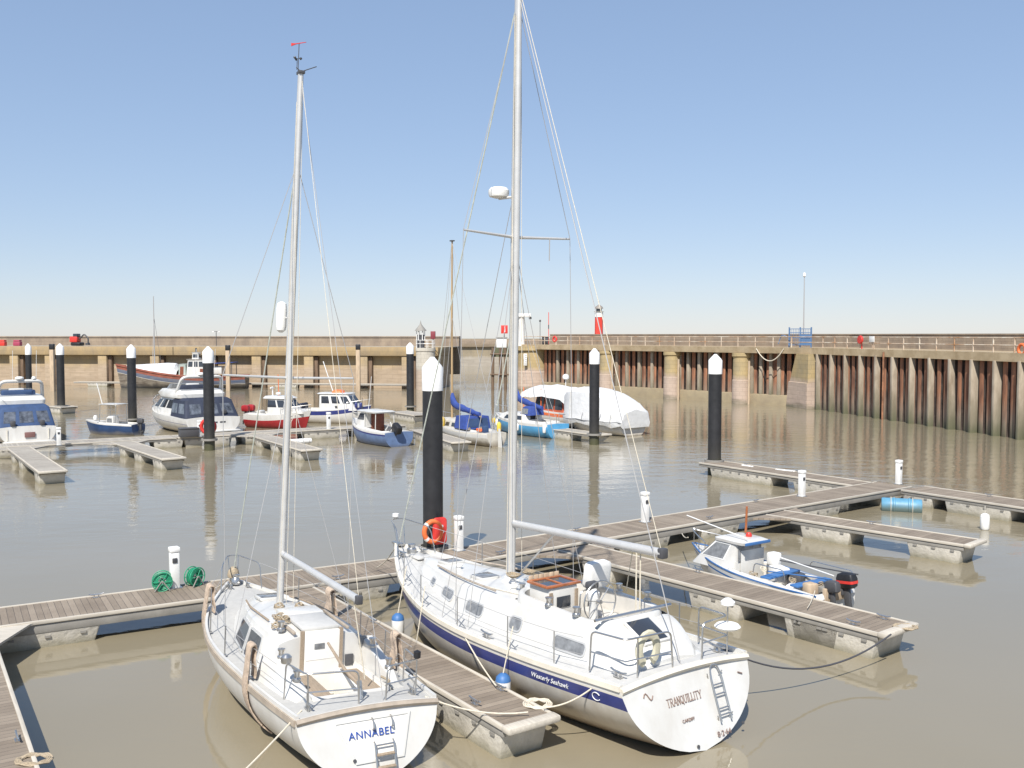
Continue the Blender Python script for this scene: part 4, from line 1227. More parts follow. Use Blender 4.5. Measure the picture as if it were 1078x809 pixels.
# raised trunk from foredeck to aft cabin
TT = Trunk([(-4.62, .98, .62, 1.30), (-4.5, 1.02, .72, 1.40), (-4.0, 1.12, .90, 1.66), (-3.7, 1.16, .95, 1.76), (-3.2, 1.19, .98, 1.80), (-1.7, 1.25, 1.02, 1.76), (0, 1.22, .98, 1.68),
            (1.3, 1.02, .80, 1.66), (2.4, .70, .52, 1.64), (3.2, .40, .27, 1.60), (3.6, .22, .12, 1.53)], HT, crown=.07, rad=.07)
WELL = rrect(-3.62, -1.15, -.80, .80, .42, 8)
TT.build('coachroof', ty, ['gel', 'nonslip'], .08, holes=((-3.69, -1.08, -.86, .86),))
def ctop(x, y): return 1.90 + 0.05 * max(0, min(1, (x + 2.6) / 1.4)) - 0.02 * abs(y)
ck = well(ty, WELL, ctop, lambda x, y: TT.roofz(x, min(abs(y), .9)) - 0.06, 1.15, .13, ['gel', 'cockpit'])
for sd in (1, -1):
    MB().box((-2.62, sd * .57, 1.34), (1.85, .45, .36), bev=.04).build('bench', 'cockpit', ty)
    MB().tube(arc([(2.3, sd * .46, 1.72), (1.4, sd * .66, 1.75), (.5, sd * .78, 1.77), (-.5, sd * .84, 1.79)], .3), .022, 6).build('handrail', 'beige', ty)
MB().box((-3.55, 0, 1.40), (.42, 1.3, .48), bev=.05).build('helm_seat', 'cockpit', ty)
# companionway with wooden sliding hatch
CX, CZ = 0.38, -0.17
m_ = MB(); m_.box((-2.05 + CX, 0.28, 1.66 + CZ), (.62, .72, 1.24), bev=.03); cw = m_.build('companionway', 'gel', ty)
m_ = MB(); m_.box((-2.372 + CX, 0.28, 1.98 + CZ), (.02, .34, .22), bev=.008); m_.build('window', 'glass', cw)
for y in (.60, -.04): MB().box((-2.38 + CX, y, 1.62 + CZ), (.03, .07, 1.15)).build('door_frame', 'teak', cw)
m_ = MB(); m_.lathe([(.09, 0), (.09, .05), (.05, .07), (0, .075)], 14, T=Matrix.Translation((-2.38 + CX, .28, 1.72 + CZ)) @ Matrix.Rotation(-PI / 2, 4, 'Y')); m_.build('instrument', 'steel', cw)
hz = 2.31 + CZ
for i, (c, d) in enumerate((((-1.78, .28), (.07, .86)), ((-2.36, .28), (.07, .86)), ((-2.07, -.12), (.51, .07)), ((-2.07, .68), (.51, .07)), ((-2.07, .28), (.51, .04)))):
    MB().box((c[0] + CX, c[1], hz), (d[0], d[1], .05), bev=.01).build('hatch_frame', 'varnish', ty)
for y_ in (.485, .08): MB().box((-2.07 + CX, y_, hz - .008), (.5, .36, .02)).build('hatch_glass', 'glass', ty)
for k in range(6):
    MB().box((-1.72 + CX, .58 - k * .13, 2.33 + CZ), (.03, .11, .15), bev=.01).build('slat', 'tanpost', ty)
m_ = MB(); rr_ = []
for x, w_, h_ in ((-.28, .24, .2), (-.22, .28, .26), (.2, .29, .27), (.27, .24, .21)):
    rr_.append([V((-1.95 + x * .42 - z * .15, -.62 + y, 2.22 + z)) for y, z in rrect(-w_, w_, -h_, h_, .1, 4)])
m_.loft(rr_); m_.build('padded_cover', 'white', ty)
# wheel, pedestal, guard
m_ = MB(); m_.lathe([(.13, 0), (.10, .2), (.08, .75), (.12, .82), (.12, .95), (.06, 1.02), (0, 1.03)], 14); pd = m_.build('pedestal', 'white', ty, loc=(-2.55, 0, 1.12))
m_ = MB(); c = V((-2.74, 0, 1.93))
m_.tube([c + V((0, .40 * math.cos(2 * PI * k / 28), .40 * math.sin(2 * PI * k / 28))) for k in range(28)], .016, 6, 0, True)
for k in range(6):
    m_.tube([c, c + V((0, .40 * math.cos(PI * k / 3 + .2), .40 * math.sin(PI * k / 3 + .2)))], .009, 5)
m_.tube([c + V((-.03, 0, 0)), c + V((.14, 0, 0))], .04, 8)
m_.build('steering_wheel', 'steel', ty)
MB().tube(arc([(-2.38, .22, 1.15), (-2.42, .22, 2.1), (-2.42, -.22, 2.1), (-2.38, -.22, 1.15)], .12), .015, 6).build('pedestal_guard', 'steel', ty)
MB().box((-2.5, 0, 2.2), (.16, .26, .16), bev=.05).build('compass', 'dark', ty)
for (x, y) in ((-3.1, .90), (-2.3, .90), (-3.1, -.90), (-2.3, -.90), (-.95, .5)): winch(ty, (x, y, 1.89 if x < -2 else 1.82))
MB().tube([(-3.66, -.95, 1.94), (-3.66, .95, 1.94)], .03, 6).build('traveller', 'steel', ty)
# hatches and deck features
for (x, y, sx, sy, mt_, z) in ((-4.08, .08, .62, .62, 'glass', 0), (.75, .22, .5, .5, 'glass_grey', 0), (2.45, 0, .46, .46, 'glass_grey', 0), (-.85, -.35, .42, .42, 'glass_grey', 0)):
    zr = TT.roofz(x, y)
    sl = (TT.roofz(x + .1, y) - TT.roofz(x - .1, y)) / .2
    h_ = MB().box((x, y, zr + .012), (sx, sy, .06), bev=.012, ry=-math.atan(sl)).build('hatch', 'gel', ty)
    MB().box((x, y, zr + .036), (sx - .07, sy - .07, .03), bev=.006, ry=-math.atan(sl)).build('hatch_pane', mt_, h_)
for (x0, x1, y0, y1) in ((-.55, 1.5, -.72, -.1),):
    pass
TT.window(ty, 1.95, 2.2, .30, .68, cr=.3, mt='glass_grey')
TT.window(ty, .85, 1.38, .30, .72, cr=.4, mt='glass_grey')
TT.window(ty, -.45, .18, .32, .72, cr=.35, mt='glass_grey')
TT.window(ty, -1.75, -1.40, .34, .72, cr=.35, mt='glass_grey')
TT.window(ty, -3.55, -2.75, .26, .60, cr=.3, mt='glass_grey')
for x0, x1 in ((.85, 1.38), (-.45, .18)): TT.window(ty, x0, x1, .3, .7, -1, mt='glass_grey', cr=.4)
# mast, boom, spreaders, radar
RK = -math.tan(R(.6))
def mT(z): return V((.12 + (z - 1.85) * RK, 0, z))
m_ = MB()
def oval(c, a, b, n=14): return [c + V((a * math.cos(2 * PI * k / n), b * math.sin(2 * PI * k / n), 0)) for k in range(n)]
m_.loft([oval(mT(1.78), .115, .085), oval(mT(10.5), .115, .085), oval(mT(14.2), .09, .065)]); m_.build('mast', 'alu', ty)
m_ = MB(); m_.lathe([(.2, 0), (.19, .06), (.13, .08), (.13, .14)], 16); m_.build('mast_collar', 'white', ty, loc=(.12, 0, 1.70))
MB().tube([mT(3.0) + V((-.10, 0, 0)), V((-4.25, -.12, 3.12))], [.075, .085], 10).build('boom', 'alu', ty)
m_ = MB(); m_.box((-4.25, -.12, 3.12), (.14, .16, .19), bev=.03); m_.build('boom_end', 'dark', ty)
MB().tube([V((-.25, 0, 2.0)), V((-1.3, -.03, 2.98))], .02, 6).build('kicker', 'steel', ty)
SPR = 1.38
for sd in (1, -1):
    MB().tube([mT(9.05), mT(9.0) + V((-.12, sd * SPR, 0.10))], [.035, .022], 8).build('spreader', 'alu', ty)
    tip = mT(9.0) + V((-.13, sd * (SPR + .01), 0.11))
    cp = HT.pt(HT.t(-.12), 0, sd) + V((0, -sd * .18, .05))
    for nm, a, b in (('cap_shroud', mT(13.9), tip), ('cap_shroud', tip, cp), ('lower_shroud', mT(8.9), cp + V((-.45, 0, 0))), ('lower_shroud', mT(8.9), cp + V((.5, 0, 0)))):
        wire(ty, a, b, nm, .0075)
BOW = V((HT.L / 2 - .12, 0, 1.78))
wire(ty, mT(14.0), BOW, 'forestay', .016, 'weed')
wire(ty, mT(9.9) + V((.1, 0, 0)), V((2.9, 0, 1.65)), 'inner_forestay', .008)
wire(ty, mT(14.1), V((-4.85, 0, 1.27)), 'backstay', .011)
wire(ty, mT(14.0) + V((-.1, 0, 0)), V((-4.2, -.12, 3.2)), 'topping_lift', .0075, 'rope')
for dy in (-.05, .05): wire(ty, V((-3.65, -.11 + dy, 3.06)), V((-3.66, dy - .1, 1.97)), 'mainsheet', .014, 'rope')
wire(ty, V((-3.5, -.11, 3.06)), V((-2.5, -.9, 1.95)), 'preventer', .010, 'rope')
for k, y in enumerate((.07, -.07, .1)): wire(ty, mT(13.6) + V((-.02, y, 0)), V((.05 - .1 * k, y * 2.4, 1.95)), 'halyard', .006, 'rope')
ra = MB(); ra.lathe([(.1, -.06), (.20, -.03), (.22, .03), (.22, .10), (.17, .16), (0, .17)], 20)
ra.build('radar_dome', 'white', ty, loc=mT(9.95) + V((.36, .18, 0)))
MB().tube([mT(9.9) + V((.08, 0, 0)), mT(9.88) + V((.36, .18, 0))], .03, 6).build('radar_bracket', 'alu', ty)
wire(ty, mT(9.0) + V((-.1, -.85, .06)), mT(8.6) + V((-.1, -.85, 0)), 'flag_toggle', .012)
# bow roller, pulpit, guard wires, pushpits
m_ = MB(); m_.box((4.93, 0, 1.72), (.4, .14, .06), bev=.01); m_.box((5.0, 0, 1.66), (.2, .08, .1), bev=.02); m_.build('bow_roller', 'steel', ty)
bp_ = [HT.pt(HT.t(4.0), 0, 1) + V((0, -.05, .03)), HT.pt(HT.t(4.15), 0, 1) + V((0, -.03, .66)), V((5.0, .16, 2.34)), V((5.0, -.16, 2.34)), HT.pt(HT.t(4.15), 0, -1) + V((0, .03, .66)), HT.pt(HT.t(4.0), 0, -1) + V((0, .05, .03))]
m_ = MB(); m_.tube(arc(bp_, .18), .015, 6)
for sd in (1, -1): m_.tube([V((4.75, sd * .1, 1.68)), V((4.93, sd * .16, 2.33))], .013, 6)
m_.build('pulpit', 'steel', ty)
MB().lathe([(.05, 0), (.09, .03), (.09, .1), (0, .12)], 12).build('bow_lamp', 'white', ty, loc=(5.05, 0, 2.36))
tops = {1: [], -1: []}
for sd in (1, -1):
    for x, br_ in ((2.75, True), (1.3, True), (-.35, True), (-2.0, True), (-3.3, False)):
        tops[sd].append(stanchion(ty, HT, x, sd, .62, br_))
    pa = bp_[1] if sd == 1 else bp_[4]
    pe = HT.pt(HT.t(-4.0), 0, sd) + V((0, -sd * .1, .66))
    for dz, nm in ((0, 'guard_wire'), (-.3, 'guard_wire')):
        MB().tube([p + V((0, 0, dz)) for p in [pa] + tops[sd] + [pe]], .0055, 5).build(nm, 'wire', ty)
def rail_frame(pts, name, extra=()):
    m = MB(); m.tube(arc(pts, .12), .017, 7)
    for e in extra: m.tube(e, .014, 6)
    return m.build(name, 'steel', ty)
dz0 = 1.25
rail_frame([(-4.0, 1.36, dz0 - .02), (-4.02, 1.34, 1.92), (-4.78, 1.26, 1.94), (-4.86, .28, 1.94), (-4.86, .22, dz0)], 'pushpit',
           ([(-4.0, 1.35, 1.56), (-4.79, 1.26, 1.58), (-4.86, .24, 1.58)], [(-4.80, 1.0, dz0), (-4.80, 1.0, 1.94)]))
rail_frame([(-4.0, -1.36, dz0 - .02), (-4.02, -1.34, 1.92), (-4.78, -1.26, 1.94), (-4.86, -.52, 1.94), (-4.86, -.50, dz0)], 'pushpit',
           ([(-4.0, -1.35, 1.56), (-4.79, -1.26, 1.58), (-4.86, -.5, 1.58)], [(-4.80, -1.24, dz0), (-4.80, -1.24, 2.1)]))
an = MB(); an.lathe([(0, 0), (.20, .01), (.24, .05), (.2, .09), (0, .11)], 18); an.build('aerial_disc', 'white', ty, loc=(-4.8, -1.24, 1.98 - .28))
MB().lathe([(.05, 0), (.13, .03), (.13, .08), (.06, .14), (0, .15)], 14).build('aerial_dome', 'white', ty, loc=(-4.8, -1.24, 2.12))
# transom ladder and lettering
tp = lambda y, z: V((-HT.L / 2 - HT.rs * (HT.S(0) - z) / HT.S(0) - .02, y, z))
m_ = MB()
la, lb_ = -.46, -.72
m_.tube(arc([tp(la, .36) + V((-.05, 0, 0)), tp(la, 1.06) + V((-.06, 0, 0)), tp(la - .05, 1.24) + V((-.05, 0, 0)), tp(lb_ + .05, 1.24) + V((-.05, 0, 0)), tp(lb_, 1.06) + V((-.06, 0, 0)), tp(lb_, .36) + V((-.05, 0, 0))], .1), .016, 6)
for z in (.46, .56, .78, .93): m_.tube([tp(la, z) + V((-.055, 0, 0)), tp(lb_, z) + V((-.055, 0, 0))], .015, 6)
for z in (.36, 1.02):
    for y in (la, lb_): m_.tube([tp(y, z) + V((.02, 0, 0)), tp(y + (.1 if y == la else -.1) * .6, z + .1) + V((-.05, 0, 0))], .012, 5)
m_.build('boarding_ladder', 'steel', ty)
up = (tp(0, 1.2) - tp(0, .2)).normalized()
serif_text('name_lettering', 'TRANQUILLITY', .125, 'browntext', ty, basis((0, -1, 0), up, tp(.22, .84)), .09, .66)
text_mesh('port_lettering', 'CARDIFF', .075, 'browntext', ty, basis((0, -1, 0), up, tp(.25, .52) + V((-.004, 0, 0))))
text_mesh('draught_marks', '8·2·64', .13, 'browntext', ty, basis((0, -1, 0), up, tp(-.50, .17) + V((-.004, 0, 0))), 0, 1.05)
sw = MB()
sw.tube([tp(1.12 - .03 * k, 1.02 + .06 * math.sin(k * .9)) + V((-.006, 0, 0)) for k in range(8)], .010, 5)
sw.build('swirl', 'browntext', ty)
MB().tube([tp(-1.2, 1.0) + V((-.006, 0, 0)), tp(-1.3, .96) + V((-.006, 0, 0))], .012, 5).build('swirl', 'browntext', ty)
for y, z in ((.18, .10), (-1.0, .22)): MB().lathe([(.03, 0), (.03, .015), (0, .016)], 10, T=basis((0, -1, 0), up, tp(y, z))).build('outlet', 'dark', ty)
for k, y in enumerate((-.55, -.42, .62)):
    MB().tube([V((x, y + .03 * math.sin(x * 3 + k), TT.roofz(x, y) + .015)) for x in [.05 - i * .11 for i in range(11)]], .010, 5).build('control_line', 'rope' if k else 'rope_brown', ty)
# builder's mark on the stripe
def stripe_T(x, dz, sd=1):
    t = HT.t(x)
    def pz(tt, off): 
        tot = HT.S(tt) + interp(HT.dt, tt); return HT.pt(tt, off / tot, sd)
    p = pz(t, dz); u = (pz(t - .01, dz) - pz(t + .01, dz)).normalized(); v = (pz(t, dz - .05) - pz(t, dz + .05)).normalized()
    nn = u.cross(v).normalized()
    return basis(u, v, p + nn * .006)
text_mesh('builder_lettering', 'Westerly Seahawk', .13, 'whitetext', ty, stripe_T(-3.2, .235), .35, 1.0, .003)
T_ = stripe_T(-4.35, .235)
MB().tube([T_ @ V((.09 * math.cos(a * .3 + .5), .07 * math.sin(a * .3 + .5), .003)) for a in range(18)], .008, 5).build('emblem', 'whitetext', ty)
m_ = MB(); m_.tube([V((-HT.L / 2 - .02, y * HT.B(0), HT.deckz(-HT.L / 2, y * HT.B(0)) - .01)) for y in [k / 10 for k in range(-10, 11)]], .06, 6); m_.build('transom_strake', 'cream', ty)
# deck clutter: coils, cleats, vents
for (x, y, z) in ((-.25, .2, 1.95), (-.2, -.24, 1.95)):
    m = MB()
    for k in range(3):
        m.tube([V((x + (.12 + .02 * k) * math.cos(a * .45), y + (.1 + .02 * k) * math.sin(a * .45), z + .02 * k + .01 * math.sin(a))) for a in range(14)], .013, 5, 0, True)
    m.build('rope_coil', 'rope_brown', ty)
for x, y in ((4.2, .3), (4.2, -.3), (-4.55, 1.2), (-4.6, -1.2), (-1.2, 1.55), (-1.2, -1.55)):
    m = MB(); cleat(m, x, y, HT.deckz(x, y) + .01, 0, 1.1); m.build('cleat', 'steel', ty)
for x, y in ((-.6, .45), (-.6, -.5), (1.75, .25)):
    MB().lathe([(.06, 0), (.055, .05), (.09, .08), (.09, .11), (0, .13)], 12).build('vent', 'white', ty, loc=(x, y, TT.roofz(x, y)))
MB().box((3.9, 0, HT.deckz(3.9, 0) + .04), (.5, .34, .07), bev=.02).build('anchor_locker', 'gel', ty)
m_ = MB(); m_.lathe([(.12, 0), (.12, .12), (.08, .16), (.1, .24), (0, .25)], 14); m_.build('windlass', 'steel', ty, loc=(4.25, 0, HT.deckz(4.25, 0)))

def W(root, p):
    """world point of a local point"""
    return (Matrix.Translation(root.location) @ root.rotation_euler.to_matrix().to_4x4()) @ V(p)

# horseshoe lifebuoy on the pushpit
m_ = MB(); rr_ = []
for k in range(15):
    a = R(-62) + R(304) * k / 14
    c = V((0, .21 * math.cos(a + 0), .25 * math.sin(a)))
    o_ = V((0, math.cos(a), math.sin(a)))
    rr_.append([c + o_ * (.085 * math.cos(2 * PI * j / 8)) + V((.05 * math.sin(2 * PI * j / 8), 0, 0)) for j in range(8)])
m_.loft(rr_); 
hs = m_.build('horseshoe_buoy', mat('faded horseshoe canvas', (0.52, 0.49, 0.37), .9, var=.12, scale=7))
hs.location = W(ty, (-4.70, .66, 1.66)); hs.rotation_euler = (0, R(0), hT)
tag(hs, 'faded beige horseshoe lifebuoy hung on the stern rail of the big yacht', 'lifebuoy')

def fender(label, top, rail, r=.13, L=.55, caps='bluecap', body='white', group='white cylinder fenders'):
    top = V(top)
    t = thing('fender', label, 'fender', top - V((0, 0, L)), 0, group)
    MB().lathe([(r * .35, .02), (r * .8, .05), (r, .12), (r, L - .12), (r * .85, L - .06), (r * .4, L - .01)], 18).build('body', body, t)
    MB().lathe([(r * 1.02, L - .13), (r * .9, L - .05), (r * .45, L + .005), (0, L + .02)], 18).build('end_cap', caps, t)
    rl_ = V(rail) - t.location
    MB().tube([(0, 0, L), rl_], .012, 6).build('lanyard', 'rope', t)
    return t
for x, dz, lab in ((2.35, .55, 'white fender with a faded blue top nearest the bow of the big yacht'),
                   (1.0, .75, 'small white fender low on the hull, second from the bow of the big yacht'),
                   (-2.2, .35, 'white fender with a bright blue top hanging amidships on the big yacht')):
    tt_ = HT.t(x); b_ = HT.B(tt_); s_ = HT.S(tt_)
    fender(lab, W(ty, (x, b_ + .17, s_ - dz)), W(ty, (x, b_ - .05, s_ + .5)), .14 if x != 1.0 else .11, .6 if x != 1.0 else .42)

# ================================================================== THE SMALLER YACHT (left foreground)
HA = Hull(8.45, [(0, 1.20), (.12, 1.28), (.3, 1.36), (.48, 1.42), (.62, 1.33), (.76, 1.03), (.88, .58), (.96, .21), (1, .03)],
          [(0, 1.05), (.25, .98), (.5, .99), (.75, 1.1), (1, 1.28)],
          [(0, 0.0), (.15, .2), (.4, .42), (.7, .4), (.9, .28), (1, .1)], rs=.38, rb=.75, q=(1.55, 1.05), p=2.2, camber=0.06)
hA = R(120.6)
ay = thing('sailing_yacht', 'smaller white sailing yacht with ANNABEL in blue letters on its transom', 'yacht', (-4.48, 18.80, 0), hA, rx=R(2.7))
HA.build('hull', ay, ['hull_white', 'gel', 'beige'], bands=((.10, 1), (.13, 0)), transom='gel')
HA.deck(ay, 'nonslip', holes=((-3.62, -1.9, -.68, .68),))
HA.rail(ay, 'beige', 'rubbing_strake', .06, .10, -.06)
HA.bulwark(ay, 'gel', .05, 0, .97, .05, 'toe_rail')
TA = Trunk([(-1.95, 1.0, .80, 1.56), (-1.2, 1.03, .80, 1.60), (-.2, 1.0, .77, 1.56), (.8, .84, .62, 1.48), (1.6, .62, .44, 1.40), (2.1, .42, .28, 1.30), (2.35, .25, .12, 1.18)], HA, crown=.10, rad=.09)
TA.build('coachroof', ay, ['gel', 'deck'], .07)
wl_ = rrect(-3.52, -1.90, -.62, .62, .08, 4)
well(ay, wl_, lambda x, y: HA.deckz(x, y) + .035, lambda x, y: HA.deckz(x, y) - .05, .42, .07, ['gel', 'washboard'])
for sd in (1, -1):
    rr_ = []
    for x, z, w_ in ((-3.5, 1.14, .05), (-3.2, 1.24, .09), (-2.6, 1.36, .12), (-1.9, 1.50, .14)):
        y = .78 + .05 * (x + 3.5)
        zb_ = HA.deckz(x, y) - .04
        rr_.append([V((x, sd * (y - .10), zb_)), V((x, sd * (y - .06), z - .02)), V((x, sd * (y - .03), z)), V((x, sd * (y + w_), z - .01)), V((x, sd * (y + w_ + .03), z - .05)), V((x, sd * (y + w_ + .16), zb_))])
    MB().loft(rr_).build('coaming', 'gel', ay)
    MB().box((-2.72, sd * .44, .72), (1.58, .36, .56), bev=.03).build('bench', 'washboard', ay)
    MB().box((-2.85, sd * .44, 1.012), (1.25, .30, .03), bev=.005).build('seat_slats', 'teak', ay)
    MB().tube(arc([(1.3, sd * .46, 1.52), (.6, sd * .58, 1.57), (-.2, sd * .62, 1.63), (-.8, sd * .63, 1.66)], .3), .02, 6).build('handrail', 'teak', ay)
MB().box((-1.95, 0, 1.12), (.10, .66, 1.17), bev=.012).build('washboards', 'washboard', ay)
MB().box((-2.004, .05, 1.44), (.015, .19, .10), bev=.004).build('window', 'glass_grey', ay)
for z in (.95, 1.2): MB().box((-2.001, 0, z), (.008, .6, .012)).build('board_joint', 'cockpit', ay)
for y in (.36, -.36): MB().box((-1.97, y, 1.2), (.07, .06, 1.06)).build('door_post', 'teak', ay)
MB().box((-1.45, 0, 1.735), (.95, .70, .07), bev=.025).build('sliding_hatch', 'deck', ay)
MB().box((-.72, 0, 1.72), (.5, .78, .12), bev=.03).build('hatch_garage', 'gel', ay)
for y in (.5, -.5): MB().box((-1.3, y, 1.70), (1.3, .05, .05), bev=.01).build('hatch_rail', 'beige', ay)
TA.window(ay, -.50, .30, .16, .88, cr=.12, mt='glass', slant=.16, fw=.04, off=.035)
TA.window(ay, -1.38, -.64, .12, .88, cr=.12, mt='glass', slant=.16, fw=.04, off=.035)
TA.window(ay, -.92, -.20, .22, .80, -1, cr=.12, mt='glass', fw=.04)
h_ = MB().box((1.25, 0, TA.roofz(1.25, 0) + .02), (.5, .5, .06), bev=.012, ry=.06).build('hatch', 'gel', ay)
MB().box((1.25, 0, TA.roofz(1.25, 0) + .045), (.42, .42, .03), bev=.006, ry=.06).build('hatch_pane', 'glass_grey', h_)
for (x, y) in ((-2.3, .84), (-2.3, -.84), (-3.1, .82), (-3.1, -.82), (-1.55, .62)): winch(ay, (x, y, (1.40 if x > -2.5 else 1.26) if x < -2 else 1.66), .065)
MB().box((-1.985, -.78, 1.45), (.03, .16, .16), bev=.01).build('instrument', 'glass_grey', ay)
MB().box((-1.975, -.53, 1.12), (.03, .16, .2), bev=.01).build('locker_hatch', 'dark', ay)
# tiller
MB().tube([(-3.75, 0, 1.30), (-3.2, .02, 1.36), (-2.45, .06, 1.62)], [.035, .03, .022], 8).build('tiller', 'teak', ay)
MB().tube([(-3.95, 0, .9), (-3.78, 0, 1.36)], .045, 8).build('rudder_stock', 'steel', ay)
# mast and boom
RKA = -math.tan(R(.9))
def mA(z): return V((.52 + (z - 1.65) * RKA, 0, z))
m_ = MB(); m_.loft([oval(mA(1.58), .095, .068), oval(mA(9.6), .095, .068), oval(mA(12.15), .075, .055)]); m_.build('mast', 'alu', ay)
m_ = MB(); m_.box(mA(12.18), (.2, .12, .06), bev=.01); m_.tube([mA(12.2), mA(12.25) + V((.28, 0, .1))], .012, 5); m_.tube([mA(12.2), mA(12.25) + V((-.2, -.25, .05))], .01, 5); m_.build('masthead_fitting', 'dark', ay)
MB().tube([mA(2.62) + V((-.08, 0, 0)), V((-3.5, -.05, 2.62))], [.062, .068], 10).build('boom', 'alu', ay)
MB().box((-3.52, -.05, 2.62), (.1, .12, .15), bev=.02).build('boom_end', 'dark', ay)
m_ = MB(); m_.tube([mA(12.2) + V((.02, .05, 0)), mA(12.75) + V((.02, .05, 0))], .008, 5)
m_.build('wind_vane_stem', 'dark', ay)
m_ = MB(); c = mA(12.75) + V((.02, .05, 0)); m_.prism([(-.20, -.03), (-.08, -.008), (.18, -.004), (.18, .004), (-.08, .008), (-.20, .03)], -.008, .008, T=Matrix.Translation(c) @ Matrix.Rotation(R(-150), 4, 'Z') @ Matrix.Rotation(R(90), 4, 'X')); m_.build('wind_vane', 'red', ay)
m_ = MB()
for k in range(3):
    a = k * 2.09; q = mA(12.5) + V((.26 + .07 * math.cos(a), .07 * math.sin(a), .02)); m_.lathe([(0, -.03), (.03, 0), (.025, .02)], 8, T=Matrix.Translation(q))
    m_.tube([mA(12.5) + V((.26, 0, .02)), q], .006, 4)
m_.tube([mA(12.3) + V((.26, 0, 0)), mA(12.52) + V((.26, 0, 0))], .007, 4)
m_.build('anemometer', 'dark', ay)
SPA = 1.0
SZ = 6.15
for sd in (1, -1):
    MB().tube([mA(SZ), mA(SZ) + V((-.1, sd * SPA * 1.32, .03))], [.03, .02], 8).build('spreader', 'alu', ay)
    tip = mA(SZ) + V((-.1, sd * SPA * 1.33, .03))
    cp = HA.pt(HA.t(-.1), 0, sd) + V((0, -sd * .2, .05))
    wire(ay, mA(10.4), tip, 'cap_shroud', .0075); wire(ay, tip, cp, 'cap_shroud', .0075)
    wire(ay, mA(6.05), cp + V((-.4, 0, 0)), 'lower_shroud', .0065)
wire(ay, mA(10.5), V((HA.L / 2 - .1, 0, 1.36)), 'forestay', .014, 'weed')
wire(ay, mA(12.1), V((-4.1, -.3, 1.1)), 'backstay', .006, 'wire')
wire(ay, mA(12.0) + V((-.1, 0, 0)), V((-3.5, -.05, 2.68)), 'topping_lift', .005, 'rope')
wire(ay, V((-3.3, -.05, 2.56)), V((-3.3, -.3, 1.2)), 'mainsheet', .012, 'rope')
for k in range(3): wire(ay, mA(11.6) + V((0, .06 * (k - 1), 0)), V((.12, .14 * (k - 1), 1.68)), 'halyard', .0055, 'rope')
m_ = MB(); m_.lathe([(.03, 0), (.09, .05), (.105, .13), (.105, .5), (.09, .58), (.03, .62)], 16); rr2 = m_.build('radar_reflector', 'white', ay, loc=mA(7.05) + V((.18, .14, 0)))
MB().tube([mA(7.35) + V((.05, .05, 0)), mA(7.35) + V((.15, .12, 0))], .02, 5).build('bracket', 'alu', ay)
# rails
tops = {1: [], -1: []}
ba = [HA.pt(HA.t(3.35), 0, 1) + V((0, -.05, .03)), HA.pt(HA.t(3.45), 0, 1) + V((0, -.03, .58)), V((4.2, .12, 1.85)), V((4.2, -.12, 1.85)), HA.pt(HA.t(3.45), 0, -1) + V((0, .03, .58)), HA.pt(HA.t(3.35), 0, -1) + V((0, .05, .03))]
m_ = MB(); m_.tube(arc(ba, .15), .014, 6)
for sd in (1, -1): m_.tube([V((4.02, sd * .08, 1.28)), V((4.15, sd * .12, 1.84))], .012, 6)
m_.build('pulpit', 'steel', ay)
for sd in (1, -1):
    for x in (2.2, .9, -.5, -1.9): tops[sd].append(stanchion(ay, HA, x, sd, .56))
    pa = ba[1] if sd == 1 else ba[4]
    pe = HA.pt(HA.t(-3.2), 0, sd) + V((0, -sd * .08, .60))
    for dz in (0, -.28):
        MB().tube([p + V((0, 0, dz)) for p in [pa] + tops[sd] + [pe]], .005, 5).build('guard_wire', 'wire', ay)
dzA = 1.05
for sd, yi in ((1, .12), (-1, -.34)):
    rail_frame0 = [(-3.2, sd * 1.06, dzA - .03), (-3.22, sd * 1.05, 1.62), (-3.95, sd * .96, 1.64), (-4.1, yi + sd * .02, 1.64), (-4.1, yi, dzA)]
    m = MB(); m.tube(arc(rail_frame0, .12), .015, 7)
    m.tube([(-3.21, sd * 1.05, 1.34), (-3.96, sd * .96, 1.35), (-4.1, yi, 1.35)], .012, 6)
    m.tube([(-4.0, sd * .92, dzA), (-3.97, sd * .94, 1.64)], .013, 6)
    m.tube([(-3.9, sd * .9, dzA - .02), (-3.96, sd * .94, 1.35)], .011, 6)
    m.build('pushpit', 'steel', ay)
MB().lathe([(.08, 0), (.09, .03), (.09, .1), (.05, .14)], 14).build('winch', 'steel', ay, loc=(-3.22, 1.05, 1.62))
MB().lathe([(.03, 0), (.06, .02), (.06, .12), (0, .15)], 12).build('stern_lamp', 'black', ay, loc=(-3.97, -.94, 1.66))
# transom recess, lettering, ladder
tq = lambda y, z, o=0.0: V((-HA.L / 2 - HA.rs * (HA.S(0) - z) / HA.S(0) - .015 - o, y, z))
upA = (tq(0, 1.0) - tq(0, .2)).normalized()
rp_ = [(.62, .93), (-.70, .93), (-.52, .30), (.30, .30)]
m_ = MB()
m_.loft([[tq(y, z, -.02) for y, z in rp_], [tq(y, z, .012) for y, z in rp_], [tq(y * .93 - .004, .615 + (z - .615) * .90, .013) for y, z in rp_], [tq(y * .90 - .004, .615 + (z - .615) * .86, -.012) for y, z in rp_]], True, False)
m_.build('transom_surround', 'gel', ay)
m_ = MB(); m_.add([tq(y * .91 - .004, .615 + (z - .615) * .87, -.004) for y, z in rp_], [(0, 1, 2, 3)]); m_.build('transom_panel', 'washboard', ay)
text_mesh('name_lettering', 'ANNABEL', .165, 'bluetext', ay, basis((0, -1, 0), upA, tq(.0, .70, .012)), .0, 1.08, .006)
m_ = MB()
for y in (-.02, -.34): m_.tube(arc([tq(y, .58, .03), tq(y, .56, .07), tq(y, .18, .07), tq(y, .14, .03)], .05), .016, 6)
